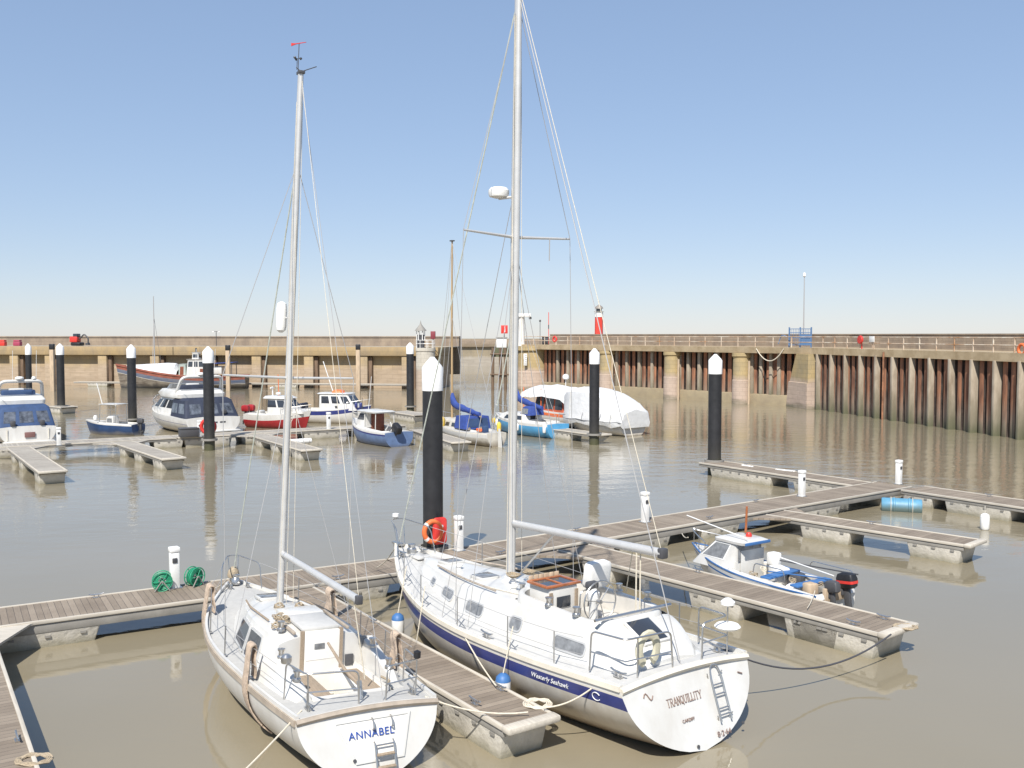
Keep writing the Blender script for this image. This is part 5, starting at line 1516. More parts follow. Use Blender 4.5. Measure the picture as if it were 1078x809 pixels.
for z in (.54, .40, .22): m_.tube([tq(-.02, z, .07), tq(-.34, z, .07)], .014, 6)
for y in (-.02, -.34): m_.tube(arc([tq(y, .92, .02), tq(y, .90, .09), tq(y, .78, .09), tq(y, .76, .02)], .05), .014, 6)
m_.build('boarding_ladder', 'steel', ay)
for z in (.41, .23): MB().box(tq(-.18, z, .085), (.07, .30, .025), bev=.008).build('ladder_tread', 'teak', ay)
MB().lathe([(.028, 0), (.028, .015), (0, .016)], 10, T=basis((0, -1, 0), upA, tq(.32, .36, .012))).build('outlet', 'dark', ay)
m_ = MB(); m_.tube([V((-HA.L / 2 - .03, y * HA.B(0), HA.deckz(-HA.L / 2, y * HA.B(0)) - .03)) for y in [k / 10 for k in range(-10, 11)]], .05, 6); m_.build('transom_strake', 'beige', ay)
# rope coils, cleats, clutter on the coachroof
for k, (x, y, z, r_) in enumerate(((-.95, .45, 1.72, .13), (-1.15, .42, 1.72, .1), (.12, .14, 1.63, .12), (-.1, -.2, 1.66, .1), (-1.3, .62, 1.66, .12))):
    m = MB()
    for q in range(4):
        rr = r_ + random.uniform(-.02, .02)
        m.tube([V((x + rr * math.cos(a * .42) * random.uniform(.9, 1.1), y + rr * .8 * math.sin(a * .42), z + .018 * q + .02 * math.sin(a * 1.3 + q))) for a in range(15)], .010, 5, 0, True)
    m.build('rope_coil', 'rope_brown', ay)
m_ = MB()
for k in range(5):
    m_.tube([V((-1.72 + .02 * k, .50 + .07 * math.cos(a * .45 + k), 1.30 + .22 * math.sin(a * .45))) + V((-.03 * k, 0, 0)) for a in range(14)], .009, 5, 0, True)
m_.build('hanging_coil', 'rope', ay)
for x, y in ((3.6, .2), (3.6, -.2), (-3.9, .9), (-3.9, -.9)):
    m = MB(); cleat(m, x, y, HA.deckz(x, y) + .01, 0, 1.0); m.build('cleat', 'steel', ay)
m_ = MB(); m_.box((4.0, 0, 1.30), (.3, .12, .05), bev=.01); m_.lathe([(.1, 0), (.1, .1), (.06, .16), (.09, .22), (0, .23)], 12, T=Matrix.Translation((3.78, .02, 1.27))); m_.build('bow_fitting', 'steel', ay)
m_ = MB(); m_.lathe([(.12, 0), (.14, .06), (.12, .16), (.05, .25)], 12); m_.build('furling_drum', 'rope_brown', ay, loc=(4.08, 0, 1.36))
MB().tube([(-3.3, -.6, 1.2), (-3.6, -.62, 1.22), (-3.75, -.5, 1.2)], .02, 6).build('jammer_rope', 'rope_brown', ay)

# carpet strips folded over the guard wire
def strip(label, x, sd, top, low, width, yacht=ay, hl=HA, lean=0.0):
    p = hl.pt(hl.t(x), 0, sd); m = MB()
    yi = p.y - sd * .085
    path = []
    for k in range(8): path.append((yi - sd * (.05 + .015 * math.sin(k)), hl.deckz(x, yi) + .06 + (top - hl.deckz(x, yi) - .06) * k / 8))
    for k in range(5): a = PI * k / 4; path.append((yi - sd * .05 * math.cos(a) , top + .05 * math.sin(a)))
    for k in range(1, 12):
        z = top - (top - low) * k / 11
        tt = hl.t(x); tot = hl.S(tt) + interp(hl.dt, tt)
        if z < hl.S(tt): yy = hl.pt(tt, max(0, (hl.S(tt) - z) / tot), sd).y + sd * .035
        else: yy = yi + sd * (.05 + .07 * (top - z) / max(.01, top - hl.S(tt)))
        path.append((yy, z))
    rings = []; pv = [V((0, a, b)) for a, b in path]
    for i, q in enumerate(pv):
        d = (pv[min(i + 1, len(pv) - 1)] - pv[max(0, i - 1)]).normalized()
        n = V((0, -d.z, d.y)) * .012
        wv = width * (1 + .12 * math.sin(i * .8)); xo = x + lean * i / len(pv) + .015 * math.sin(i * 1.1)
        rings.append([q + n + V((xo - wv / 2, 0, 0)), q + n * 1.8 + V((xo, 0, 0)), q + n + V((xo + wv / 2, 0, 0)), q - n + V((xo + wv / 2, 0, 0)), q - n + V((xo - wv / 2, 0, 0))])
    m.loft(rings)
    o = m.build('carpet_strip', 'tan', None, 60)
    o.location = yacht.location; o.rotation_euler = yacht.rotation_euler
    return tag(o, label, 'carpet strip', 'carpet strips draped over the yacht rails')
strip('tan carpet strip draped over the smaller yacht rail beside its cabin windows', -1.95, 1, 1.58, .05, .24, lean=-.1)
strip('tan carpet strip draped over the smaller yacht rail near its bow, trailing to the water', 2.05, 1, 1.66, -.02, .26, lean=.15)
strip('tan carpet strip draped over the far rail beside the smaller yacht boom', 1.0, -1, 1.64, .55, .26)
strip('tan carpet strip draped over the far stern rail of the smaller yacht', -2.45, -1, 1.62, .2, .22)

# ================================================================== MOORED BOATS
class House:
    """cabin lofted upwards through rounded rectangles (z, x0, x1, half width)"""
    def __init__(s, rings, rad=.1): s.r, s.rad = rings, rad
    def build(s, name, mt, root, smooth=40):
        return MB().loft([[V((x, y, z)) for x, y in rrect(x0, x1, -w_, w_, min(s.rad, w_ * .9), 3)] for z, x0, x1, w_ in s.r]).build(name, mt, root, smooth)
    def pane(s, root, face, u0, u1, v0, v1, mt='glass', i=0, name='window', frame=None, off=.012):
        (z0, a0, b0, w0), (z1, a1, b1, w1) = s.r[i], s.r[i + 1]
        def p(u, v):
            z = z0 + (z1 - z0) * v; a = a0 + (a1 - a0) * v; b = b0 + (b1 - b0) * v; w_ = w0 + (w1 - w0) * v
            if face == 'aft': return V((a, w_ - 2 * w_ * u, z))
            if face == 'fore': return V((b, w_ - 2 * w_ * u, z))
            return V((a + (b - a) * u, w_ if face == 'port' else -w_, z))
        q = [p(u0, v0), p(u1, v0), p(u1, v1), p(u0, v1)]
        n = (q[1] - q[0]).cross(q[3] - q[0]).normalized()
        out = {'aft': V((-1, 0, 0)), 'fore': V((1, 0, 0)), 'port': V((0, 1, 0)), 'stbd': V((0, -1, 0))}[face]
        if n.dot(out) < 0: n = -n
        par = root
        if frame:
            c = sum(q, V()) / 4
            q2 = [c + (k - c) * 1.0 + (k - c).normalized() * .05 for k in q]
            par = MB().add([k - n * .02 for k in q2] + [k + n * (off - .004) for k in q2], [(0, 1, 2, 3), (4, 5, 6, 7), (0, 1, 5, 4), (1, 2, 6, 5), (2, 3, 7, 6), (3, 0, 4, 7)]).build(name, frame, root)
            name = 'pane'
        MB().add([k - n * .02 for k in q] + [k + n * off for k in q], [(0, 1, 2, 3), (4, 5, 6, 7), (0, 1, 5, 4), (1, 2, 6, 5), (2, 3, 7, 6), (3, 0, 4, 7)]).build(name, mt, par)
        return par

def boat(name, label, cat, c, hd, L, bm_, ss, sm, sb_, mats, bands=(), q=(2.2, 1.1), rb=.5, stern=.9, dk='deck', holes=(), depth=.35, group=None, heel=0):
    t = thing(name, label, cat, (c[0], c[1], 0), R(hd), group, rx=R(heel))
    h = Hull(L, [(0, bm_ * stern), (.25, bm_ * .99), (.5, bm_), (.72, bm_ * .80), (.88, bm_ * .42), (.96, bm_ * .16), (1, .03)],
             [(0, ss), (.3, sm), (.6, sm + (sb_ - sm) * .25), (1, sb_)], [(0, .15), (.5, depth), (.9, depth * .8), (1, .1)], rs=.06, rb=rb, q=q, p=2.4, camber=.05)
    h.build('hull', t, mats, bands, 30, 12, transom=mats[0])
    h.deck(t, dk, holes, 40, 16)
    return t, h

def pulpit_rail(t, h, x0, ht=.6, n=4, mt='steel', r=.016):
    m = MB()
    for sd in (1, -1):
        pts = []
        for i in range(n):
            x = x0 + (h.L / 2 - .15 - x0) * i / (n - 1)
            p = h.pt(h.t(x), 0, sd); b = V((p.x, p.y * .93, p.z)); m.tube([b, b + V((0, 0, ht))], r * .8, 5); pts.append(b + V((0, 0, ht)))
        pts.append(V((h.L / 2, 0, h.S(1) + ht + .03)))
        m.tube(pts, r, 6)
    return m.build('pulpit_rail', mt, t)

def cruiser(label, c, hd, L, bm_, canvas, detail):
    t, h = boat('motor_cruiser', label, 'motor cruiser', c, hd, L, bm_, 1.15, 1.2, 1.75, ['hull_white', 'gel', 'navy', 'gel'], ((.12, 1), (.40, 0), (.43, 2)), rb=.9, dk='deck')
    A0 = -L / 2
    MB().box((A0 - .3, 0, .22), (.6, bm_ * 1.6, .12), bev=.04).build('bathing_platform', 'gel', t)
    cb_ = House([(1.15, A0 + .12, A0 + 3.2, bm_ * .90), (2.35, A0 + .75, A0 + 3.3, bm_ * .78), (2.50, A0 + .95, A0 + 3.3, bm_ * .68)], .18)
    cv = cb_.build('canopy', canvas, t)
    for u0, u1 in ((.08, .30), (.37, .63), (.70, .92)): cb_.pane(t, 'aft', u0, u1, .22, .80, 'vinyl')
    for u0, u1 in ((.08, .45), (.55, .92)):
        for f in ('port', 'stbd'): cb_.pane(t, f, u0, u1, .25, .82, 'vinyl')
    cab = House([(1.25, A0 + 3.2, L * .24, bm_ * .80), (1.6, A0 + 3.2, L * .21, bm_ * .78), (2.35, A0 + 3.2, L * .10, bm_ * .70), (2.5, A0 + 2.9, L * .09, bm_ * .74)], .25)
    cab.build('cabin', 'gel', t)
    for f in ('port', 'stbd'):
        for u0, u1 in ((.06, .34), (.40, .66), (.72, .93)): cab.pane(t, f, u0, u1, .1, .9, 'glass', 1)
    for u0, u1 in ((.08, .48), (.52, .92)): cab.pane(t, 'fore', u0, u1, .1, .9, 'glass', 1)
    fc = House([(1.45, L * .2, L * .42, bm_ * .5), (1.85, L * .2, L * .36, bm_ * .38), (1.95, L * .2, L * .33, bm_ * .3)], .2); fc.build('forecabin', 'gel', t)
    fly = House([(2.48, A0 + 2.0, L * .06, bm_ * .78), (2.75, A0 + 2.0, L * .10, bm_ * .80), (3.05, A0 + 2.4, L * .06, bm_ * .72), (3.06, A0 + 2.45, L * .03, bm_ * .6)], .25); fly.build('flybridge', 'gel', t)
    MB().box((A0 + 3.2, 0, 3.16), (.5, bm_ * 1.1, .42), bev=.1).build('flybridge_seat', canvas, t)
    MB().box((A0 + 3.9, 0, 3.20), (.5, .9, .5), bev=.08).build('helm_console', 'gel', t)
    ws = House([(3.05, L * .0 - .35, L * .02, bm_ * .62), (3.4, L * .0 - .55, L * .02 - .25, bm_ * .55)], .1); ws.build('windscreen', 'glass_grey', t)
    ar = MB()
    for dx in (0, .0):
        pass
    ap = arc([(A0 + 2.7, bm_ * .74, 2.9), (A0 + 2.0, bm_ * .66, 4.0), (A0 + 2.0, -bm_ * .66, 4.0), (A0 + 2.7, -bm_ * .74, 2.9)], .4, 7)
    ar.tube(ap, .11, 8); ar.build('radar_arch', 'gel', t)
    MB().lathe([(.2, 0), (.26, .05), (.26, .14), (.15, .2), (0, .21)], 16).build('radar_dome', 'white', t, loc=(A0 + 2.0, .1, 4.1))
    MB().lathe([(.1, 0), (.14, .05), (.1, .18), (0, .2)], 12).build('satellite_dome', 'white', t, loc=(A0 + 2.0, -.75, 4.1))
    for y in (.5, -.9): MB().tube([(A0 + 2.0, y, 4.1), (A0 + 1.7, y, 6.0)], .014, 5).build('aerial', 'white', t)
    m = MB(); m.tube([(A0 + 2.0, bm_ * .7, 3.05), (A0 + 1.2, bm_ * .62, 3.1), (A0 + 1.2, -bm_ * .62, 3.1), (A0 + 2.0, -bm_ * .7, 3.05)], .02, 6); m.build('flybridge_rail', 'steel', t)
    pulpit_rail(t, h, L * .02, .65, 6)
    if detail == 1:
        MB().box((A0 - .09, -.1, .66), (.06, .62, .34), bev=.03).build('engine_vent', 'maroon_d', t)
        for y in (-.85, .85): MB().box((A0 + .02, y, 1.4), (.25, .3, .35), bev=.08).build('stern_lamp', 'dark', t)
        MB().box((A0 - .06, 1.2, .7), (.04, .05, .7)).build('stern_trim', 'cream', t); MB().box((A0 - .06, -1.2, .7), (.04, .05, .7)).build('stern_trim', 'cream', t)
    else:
        text_mesh('name_lettering', 'BETTY MAY', .22, 'browntext', t, basis((0, -1, 0), (0, 0, 1), (A0 - .04, .1, .82))) if False else None
        for y, k in ((.95, 0), (-.15, 1), (-.75, 2)):
            MB().box((A0 - .03, y * .9, .82), (.02, .18 + .12 * k, .10), bev=.01).build('name_plate', 'dark', t)
        for y in (.5, -.9): MB().lathe([(.08, 0), (.16, .04), (.16, .12), (0, .16)], 12, T=Matrix.Translation((A0 + .25, y, 1.55)) @ Matrix.Rotation(-PI / 2, 4, 'Y')).build('searchlight', 'dark', t)
    return t, h
M['maroon_d'] = mat('rusty grille', (0.20, 0.10, 0.09), .6)
cruiser('white motor cruiser with a bright blue canopy cut by the left edge', (-33.6, 65.3), 126, 9.4, 1.85, 'canopy_light', 1)
t3, h3 = cruiser('white motor cruiser with a navy canopy moored behind the pile with the red lifebuoy', (-24.5, 72.6), 129, 10.6, 2.2, 'canopy', 2)

# --- small blue workboat
t, h = boat('workboat', 'small dark blue open boat with a white stern rail and light console', 'workboat', (-28.3, 68.3), 165, 4.3, .85, .75, .78, 1.0, ['hull_blue', 'gel'], ((.09, 1),), holes=((-1.8, .7, -.6, .6),), rb=.35)
well(t, rrect(-1.8, .6, -.6, .6, .12), lambda x, y: h.deckz(x, y) + .05, lambda x, y: h.deckz(x, y) - .04, .25, .07, ['gel', 'cockpit'])
hs_ = House([(.25, -.4, .25, .38), (1.2, -.35, .2, .34), (1.3, -.3, .1, .28)], .08); hs_.build('console', 'gel', t); hs_.pane(t, 'port', .15, .85, .65, .95, 'glass_grey')
for sd in (1, -1):
    MB().tube(arc([(-.75, sd * .6, .8), (-.8, sd * .58, 2.1), (.5, sd * .58, 2.12), (.55, sd * .6, .85)], .1), .022, 6).build('canopy_frame', 'steel', t)
MB().box((-.15, 0, 2.15), (1.5, 1.25, .04), bev=.015).build('canopy_top', 'gel', t)
MB().tube([(.75, 0, 2.1), (1.1, .1, 3.6)], .03, 6).build('mast', 'white', t)
MB().lathe([(.12, 0), (.16, .15), (.1, .3), (0, .32)], 12).build('bow_drum', 'white', t, loc=(1.35, 0, 1.0))
outboard(t, (-2.15, 0, .8), 0, .8, 'dark')

# --- old wooden lifeboat hull by the quay
t, h = boat('old_wooden_boat', 'long old wooden boat in faded blue and red with white tarpaulins, against the quay', 'wooden boat', (-43.6, 127.7), 178.5, 17.4, 1.85, 1.7, 1.55, 3.1,
            ['hull_wood', 'old_red', 'old_blue', 'cream'], ((.50, 1), (1.0, 2), (1.04, 3)), rb=.6, stern=.55, dk='teak', q=(1.8, 1.1), depth=.6)
h.rail(t, 'old_red', 'rubbing_strake', .18, .2, .02)
tpn = [(7.3, .3, 2.9), (6.6, .8, 2.95), (4.5, 1.2, 3.1), (1.8, 1.4, 3.25), (.6, 1.4, 3.2), (.2, 1.35, 2.5)]
m = MB(); rr_ = []
for x, w_, z in tpn:
    zd = h.deckz(x, w_) + .05
    rr_.append([V((x, w_, zd)), V((x, w_ * .85, zd + (z - zd) * .55)), V((x, w_ * .45, z - .08)), V((x, 0, z + .1)), V((x, -w_ * .45, z - .08)), V((x, -w_ * .85, zd + (z - zd) * .55)), V((x, -w_, zd))])
m.loft(rr_, False, False).build('tarpaulin', 'tarp', t)
hs_ = House([(1.7, -3.6, -1.0, 1.1), (2.7, -3.6, -1.1, 1.05), (3.7, -3.5, -1.2, 1.0), (3.85, -3.7, -1.0, 1.15)], .12); hs_.build('wheelhouse', 'gel', t)
for f in ('port', 'stbd'):
    for u0, u1 in ((.08, .36), (.42, .62), (.70, .94)): hs_.pane(t, f, u0, u1, .15, .85, 'glass', 1)
    hs_.pane(t, f, .12, .3, .2, .9, 'brownwood', 0, 'locker_door')
hb = House([(3.8, -2.5, -1.6, .55), (4.6, -2.45, -1.65, .5), (4.75, -2.6, -1.5, .6)], .1); hb.build('upper_wheelhouse', 'gel', t)
for f in ('port', 'aft'): hb.pane(t, f, .15, .85, .3, .85)
MB().tube([(-2.0, 0, 4.7), (-2.0, 0, 5.3)], .12, 8).build('exhaust_stack', 'dark', t)
hc = House([(1.65, -.9, .1, .9), (3.1, -.9, 0, .85), (3.2, -.95, .1, .9)], .1); hc.build('deck_locker', mat('pale green paint', (.45, .52, .48), .6), t); hc.pane(t, 'port', .3, .8, .1, .85, 'brownwood', 0, 'locker_door')
MB().box((-4.9, 0, 2.4), (1.4, 1.5, 1.0), bev=.1).build('aft_cabin', 'gel', t)
MB().box((-5.6, 0, 3.35), (3.2, 2.4, .07), bev=.02, ry=.05).build('awning', 'sailblue', t)
for x in (-4.2, -7.0):
    for y in (1.0, -1.0): MB().tube([(x, y, 1.6), (x, y, 3.32)], .05, 6).build('awning_post', 'dark', t)
MB().tube([(3.55, 0, 2.2), (3.55, 0, zat(312, 127.7))], [.10, .05], 8).build('mast', 'wire', t)
for sd in (1, -1): wire(t, (3.55, 0, 9.5), (3.2, sd * 1.7, 2.3), 'shroud', .02)

# --- red motorboat with white cabin
t, h = boat('motorboat', 'red hulled motorboat with a white wheelhouse and twin red outboard covers', 'motorboat', (-17.5, 73.2), -20, 5.3, 1.15, 1.05, 1.0, 1.35,
            ['hull_red', 'gel'], ((.42, 1),), holes=((-2.3, -.7, -.8, .8),), rb=.5)
well(t, rrect(-2.3, -.6, -.8, .8, .12), lambda x, y: h.deckz(x, y) + .08, lambda x, y: h.deckz(x, y) - .04, .4, .1, ['gel', 'cockpit'])
hs_ = House([(1.0, -.7, 1.5, .92), (1.55, -.7, 1.25, .88), (2.15, -.7, .85, .78), (2.25, -1.1, 1.0, .88), (2.42, -1.0, .7, .7)], .2); hs_.build('wheelhouse', 'gel', t)
for f in ('port', 'stbd'):
    for u0, u1 in ((.06, .46), (.54, .92)): hs_.pane(t, f, u0, u1, .08, .95, 'glass', 1)
for u0, u1 in ((.06, .47), (.53, .94)): hs_.pane(t, 'fore', u0, u1, .08, .95, 'glass', 1)
fc = House([(1.15, 1.3, 2.2, .6), (1.45, 1.3, 1.9, .45)], .15); fc.build('forecabin', 'gel', t)
for y in (.35, -.35): outboard(t, (-2.66, y, 1.15), 0, 1.1, 'hull_red')
pulpit_rail(t, h, .6, .45, 4)
MB().tube([(-.5, .5, 2.4), (-.55, .5, 4.0)], .03, 6).build('aerial', 'orange', t)
MB().lathe([(.14, 0), (.2, .04), (.2, .14), (0, .2)], 14).build('radar_dome', 'white', t, loc=(-.2, 0, 2.5))
m = MB(); m.tube([(-.7, 0, 2.4), (-.75, 0, 3.1)], .05, 6); m.box((-.75, 0, 3.0), (.1, .5, .1), bev=.02); m.build('signal_mast', 'white', t)
MB().box((-2.0, .3, 1.0), (.4, .7, .5), bev=.1).build('stern_locker', 'gel', t)

# --- blue and white cabin boat
t, h = boat('motorboat', 'white cabin boat with a blue band and three side windows beside the red motorboat', 'motorboat', (-14.0, 77.3), -14, 5.9, 1.1, 1.05, 1.05, 1.5,
            ['hull_white', 'gel', 'navy'], ((.08, 1), (.40, 2)), holes=((-2.6, -1.3, -.75, .75),), rb=.5)
well(t, rrect(-2.6, -1.25, -.75, .75, .12), lambda x, y: h.deckz(x, y) + .06, lambda x, y: h.deckz(x, y) - .04, .5, .09, ['gel', 'cockpit'])
hs_ = House([(1.05, -1.2, 2.0, .85), (1.5, -1.2, 1.75, .83), (2.25, -1.2, 1.25, .75), (2.35, -1.4, 1.3, .82), (2.42, -1.3, 1.1, .7)], .12); hs_.build('cabin', 'gel', t)
for f in ('port', 'stbd'):
    for u0, u1 in ((.08, .32), (.40, .64), (.72, .94)): hs_.pane(t, f, u0, u1, .12, .88, 'glass', 1, frame='white')
    hs_.pane(t, f, .46, .54, .35, .8, 'dark', 0, 'vent')
for u0, u1 in ((.06, .47), (.53, .94)): hs_.pane(t, 'fore', u0, u1, .1, .9, 'glass', 1)
pulpit_rail(t, h, 1.2, .45, 4)
dk_ = House([(2.42, -.3, .6, .45), (2.58, -.2, .5, .4), (2.64, -.1, .4, .3)], .15); dk_.build('life_raft', 'orange', t)
MB().tube([(-.3, 0, 2.42), (-1.2, .1, 4.9)], .035, 6).build('mast', 'white', t)
MB().box((-2.9, 0, 1.3), (.3, 1.2, .5), bev=.1).build('stern_seat', 'canopy', t)
for x in (1.9, 2.3): MB().lathe([(.05, .0), (.12, .1), (.12, .4), (.05, .5)], 12).build('deck_fender', 'navy', t, loc=(x, -.6, 1.2))

# --- small blue fishing boat with outboard
t, h = boat('fishing_boat', 'small light blue fishing boat with a white roof and a black outboard lifted up', 'fishing boat', (-8.9, 62.8), 126, 5.2, 1.05, .85, .85, 1.35,
            ['old_bluehull' if False else 'hull_lav', 'navy', 'gel'], ((.1, 2), (.22, 1), (.3, 0)), holes=((-2.3, .2, -.75, .75),), rb=.45)  if False else (None, None)
M['hull_lav'] = mat('chalky blue hull paint', (0.12, 0.18, 0.32), .4, var=.15, scale=3, zstain=(0, .2, (.10, .11, .14), .8))
t, h = boat('fishing_boat', 'small chalky blue fishing boat with a white roof and a black outboard lifted up', 'fishing boat', (-8.9, 62.9), 128, 5.9, 1.15, .9, .9, 1.45,
            ['hull_lav', 'gel', 'navy'], ((.1, 1), (.2, 2)), holes=((-2.3, .2, -.75, .75),), rb=.45)
well(t, rrect(-2.25, .3, -.75, .75, .12), lambda x, y: h.deckz(x, y) + .06, lambda x, y: h.deckz(x, y) - .04, .25, .08, ['gel', 'cockpit'])
hs_ = House([(.9, .2, 1.6, .72), (1.45, .2, 1.3, .68), (1.95, .15, .9, .62)], .15); hs_.build('cuddy', 'gel', t)
for f in ('port', 'stbd'): hs_.pane(t, f, .12, .9, .1, .9, 'glass', 1)
for u0, u1 in ((.06, .47), (.53, .94)): hs_.pane(t, 'fore', u0, u1, .1, .9, 'glass', 1)
hr_ = House([(2.0, -1.3, 1.1, .78), (2.08, -1.35, 1.15, .8), (2.14, -1.2, 1.0, .65)], .15); hr_.build('roof', 'gel', t)
for x in (-1.2, .2):
    for y in (.7, -.7): MB().tube([(x, y, .9), (x, y * .95, 2.02)], .03, 6).build('roof_post', 'gel', t)
MB().box((.12, -.25, 1.2), (.05, .95, 1.4), bev=.01).build('cabin_door', 'brownwood', t)
MB().box((-2.63, -.35, .5), (.04, .8, .32), bev=.01).build('transom_panel', 'purple', t)
outboard(t, (-2.68, .25, 1.05), 0, 1.3, 'black', tilt=-.5)
MB().tube([(.9, 0, 2.1), (.2, .15, 4.3)], .02, 5).build('aerial', 'white', t)
MB().tube([(1.0, .4, 2.1), (1.0, .4, 2.9)], .02, 5).build('aerial', 'dark', t)
pulpit_rail(t, h, 1.0, .35, 4)
MB().tube([(-2.2, .55, 1.0), (-2.75, .5, 1.55), (-2.9, .3, .8)], .04, 6).build('stern_frame', 'white', t)

# --- old sailing boat with blue sail cover
t, h = boat('old_sailing_boat', 'old grey sailing boat with a blue sail cover, brown mast and cluttered cockpit', 'sailing boat', (-3.2, 63.9), 124, 8.0, 1.2, .85, .82, 1.3,
            ['hull_grey', 'cream', 'gel'], ((.07, 1), (.30, 2)), holes=((-2.6, -.8, -.6, .6),), rb=.8, stern=.6, q=(1.7, 1.1), dk='nonslip')
well(t, rrect(-2.6, -.8, -.6, .6, .12), lambda x, y: h.deckz(x, y) + .1, lambda x, y: h.deckz(x, y) - .04, .4, .08, ['gel', 'cockpit'])
hs_ = House([(.85, -.75, 2.6, .85), (1.35, -.7, 2.2, .75), (1.45, -.65, 2.0, .6)], .2); hs_.build('cabin', 'hull_grey', t)
for u0, u1 in ((.15, .3), (.4, .55), (.65, .8)):
    for f in ('port', 'stbd'): hs_.pane(t, f, u0, u1, .3, .8)
ds = House([(.95, -1.9, -.3, .95), (1.75, -1.8, -.4, .85)], .08); ds.build('cockpit_dodger', 'sailblue', t); ds.pane(t, 'aft', .1, .9, .15, .85, 'canopy_light', 0, 'dodger_panel')
mz = zat(253, 65.1)
MB().tube([(1.5, 0, 1.2), (1.5, 0, mz * .6), (1.42, 0, mz)], [.085, .075, .05], 10).build('mast', 'wood_mast', t)
rr_ = []
for k in range(13):
    x = 1.45 - k * .29; r_ = .30 - .012 * k + .03 * math.sin(k * 1.7)
    rr_.append([V((x, r_ * .55 * math.cos(a * PI / 5), 2.35 - .04 * k + (.35 if k == 0 else .12 if k == 1 else 0) + r_ * (.9 if k else 1.6) * math.sin(a * PI / 5))) for a in range(10)])
MB().loft(rr_).build('sail_cover', 'sailblue', t)
MB().tube([(1.45, 0, 2.15), (-2.1, 0, 1.75)], .05, 6).build('boom', 'wood_mast', t)
for sd in (1, -1):
    wire(t, (1.45, 0, mz - .3), (1.2, sd * 1.15, .9), 'shroud', .014); wire(t, (1.45, 0, mz * .62), (.8, sd * 1.15, .9), 'shroud', .012)
wire(t, (1.45, 0, mz - .1), (3.9, 0, 1.3), 'forestay', .014); wire(t, (1.45, 0, mz - .1), (-3.95, 0, .9), 'backstay', .012)
MB().box((1.42, .0, mz - .05), (.3, .25, .08), bev=.02).build('masthead', 'dark', t)
m = MB(); m.prism([(-.05, -.5), (.35, -.4), (.25, .35), (.1, .9), (-.02, .9)], -.03, .03, T=Matrix.Translation((-4.25, 0, .25)) @ Matrix.Rotation(PI / 2, 4, 'X') @ Matrix.Scale(-1, 4, (1, 0, 0))); m.build('rudder', 'gel', t)
for k in range(9):
    m = MB(); x, y = -1.1 - random.random() * 2.3, random.uniform(-.75, .75); r_ = random.uniform(.1, .22); z = h.deckz(x, y) + .12
    for q_ in range(3): m.tube([V((x + r_ * math.cos(a * .5), y + r_ * .8 * math.sin(a * .5), z + .04 * q_ + .03 * math.sin(a + q_))) for a in range(12)], .022, 5, 0, True)
    m.build('rope_coil', 'rope_brown' if k % 3 else 'orange', t)
MB().lathe([(.1, 0), (.14, .1), (.14, .5), (.05, .62)], 12).build('fuel_can', 'yellow', t, loc=(1.1, .95, .95))
MB().lathe([(.1, 0), (.14, .1), (.14, .5), (.05, .62)], 12).build('fuel_can', 'yellow', t, loc=(-3.2, -.7, .85))
MB().box((-3.3, .4, 1.05), (.35, .35, .45), bev=.06).build('stern_box', 'canopy_light', t)
pulpit_rail(t, h, 2.4, .5, 3)

# --- sky blue yacht
t, h = boat('sailing_boat', 'sky blue hulled sailing boat with a blue sail cover beside the white covered boat', 'sailing boat', (.95, 68.7), 125, 7.6, 1.25, .95, .92, 1.3,
            ['hull_skyblue', 'gel'], ((.16, 1),), holes=((-3.0, -1.1, -.7, .7),), rb=.6, stern=.75)
well(t, rrect(-3.0, -1.1, -.7, .7, .12), lambda x, y: h.deckz(x, y) + .14, lambda x, y: h.deckz(x, y) - .04, .5, .1, ['gel', 'cockpit'])
hs_ = House([(.95, -1.05, 2.5, .9), (1.4, -1.0, 1.8, .78), (1.5, -.95, 1.6, .6)], .2); hs_.build('cabin', 'gel', t)
for u0, u1 in ((.1, .36), (.48, .74)):
    for f in ('port', 'stbd'): hs_.pane(t, f, u0, u1, .25, .85)
hs_.pane(t, 'aft', .32, .68, -.3, .95, 'glass', 0, 'companionway')
sh = House([(1.4, -1.4, -.2, .7), (1.95, -1.35, -.5, .62), (2.02, -1.3, -.6, .5)], .15); sh.build('sprayhood', 'sailblue', t); sh.pane(t, 'fore', .1, .9, .2, .8, 'glass_grey'); sh.pane(t, 'port', .15, .85, .15, .85, 'glass_grey')
zt = zat(318, 69.5)
MB().tube([(1.15, 0, 1.4), (1.1, 0, zt)], [.075, .055], 10).build('mast', 'alu', t)
rr_ = []
for k in range(12):
    x = 1.05 - k * .28; r_ = .26 - .01 * k + .02 * math.sin(k * 1.9)
    rr_.append([V((x, r_ * .6 * math.cos(a * PI / 5), 2.45 - .05 * k + (.3 if k == 0 else .1 if k == 1 else 0) + r_ * (1 if k else 1.8) * math.sin(a * PI / 5))) for a in range(10)])
MB().loft(rr_).build('sail_cover', 'sailblue', t)
MB().box((-.6, 0, 2.0), (.5, .1, .6), bev=.04).build('hanging_cover_end', 'sailblue', t)
wire(t, (1.1, 0, zt - .2), (3.7, 0, 1.35), 'forestay', .045, 'weed')
wire(t, (1.1, 0, zt - .1), (-3.75, 0, 1.0), 'backstay', .012)
for sd in (1, -1): wire(t, (1.1, 0, zt - .2), (.9, sd * 1.2, 1.0), 'shroud', .012)
pulpit_rail(t, h, 2.2, .55, 3)
m = MB()
for sd in (1, -1): m.tube(arc([(-2.6, sd * 1.0, .95), (-2.6, sd * 1.0, 1.55), (-3.7, sd * .75, 1.58), (-3.75, sd * .1, 1.58), (-3.75, sd * .1, 1.0)], .1), .016, 6)
m.build('pushpit', 'steel', t)
MB().lathe([(.09, .0), (.12, .05), (.12, .5), (.06, .58)], 12).build('stern_fender', 'white', t, loc=(-3.6, 1.02, .4))
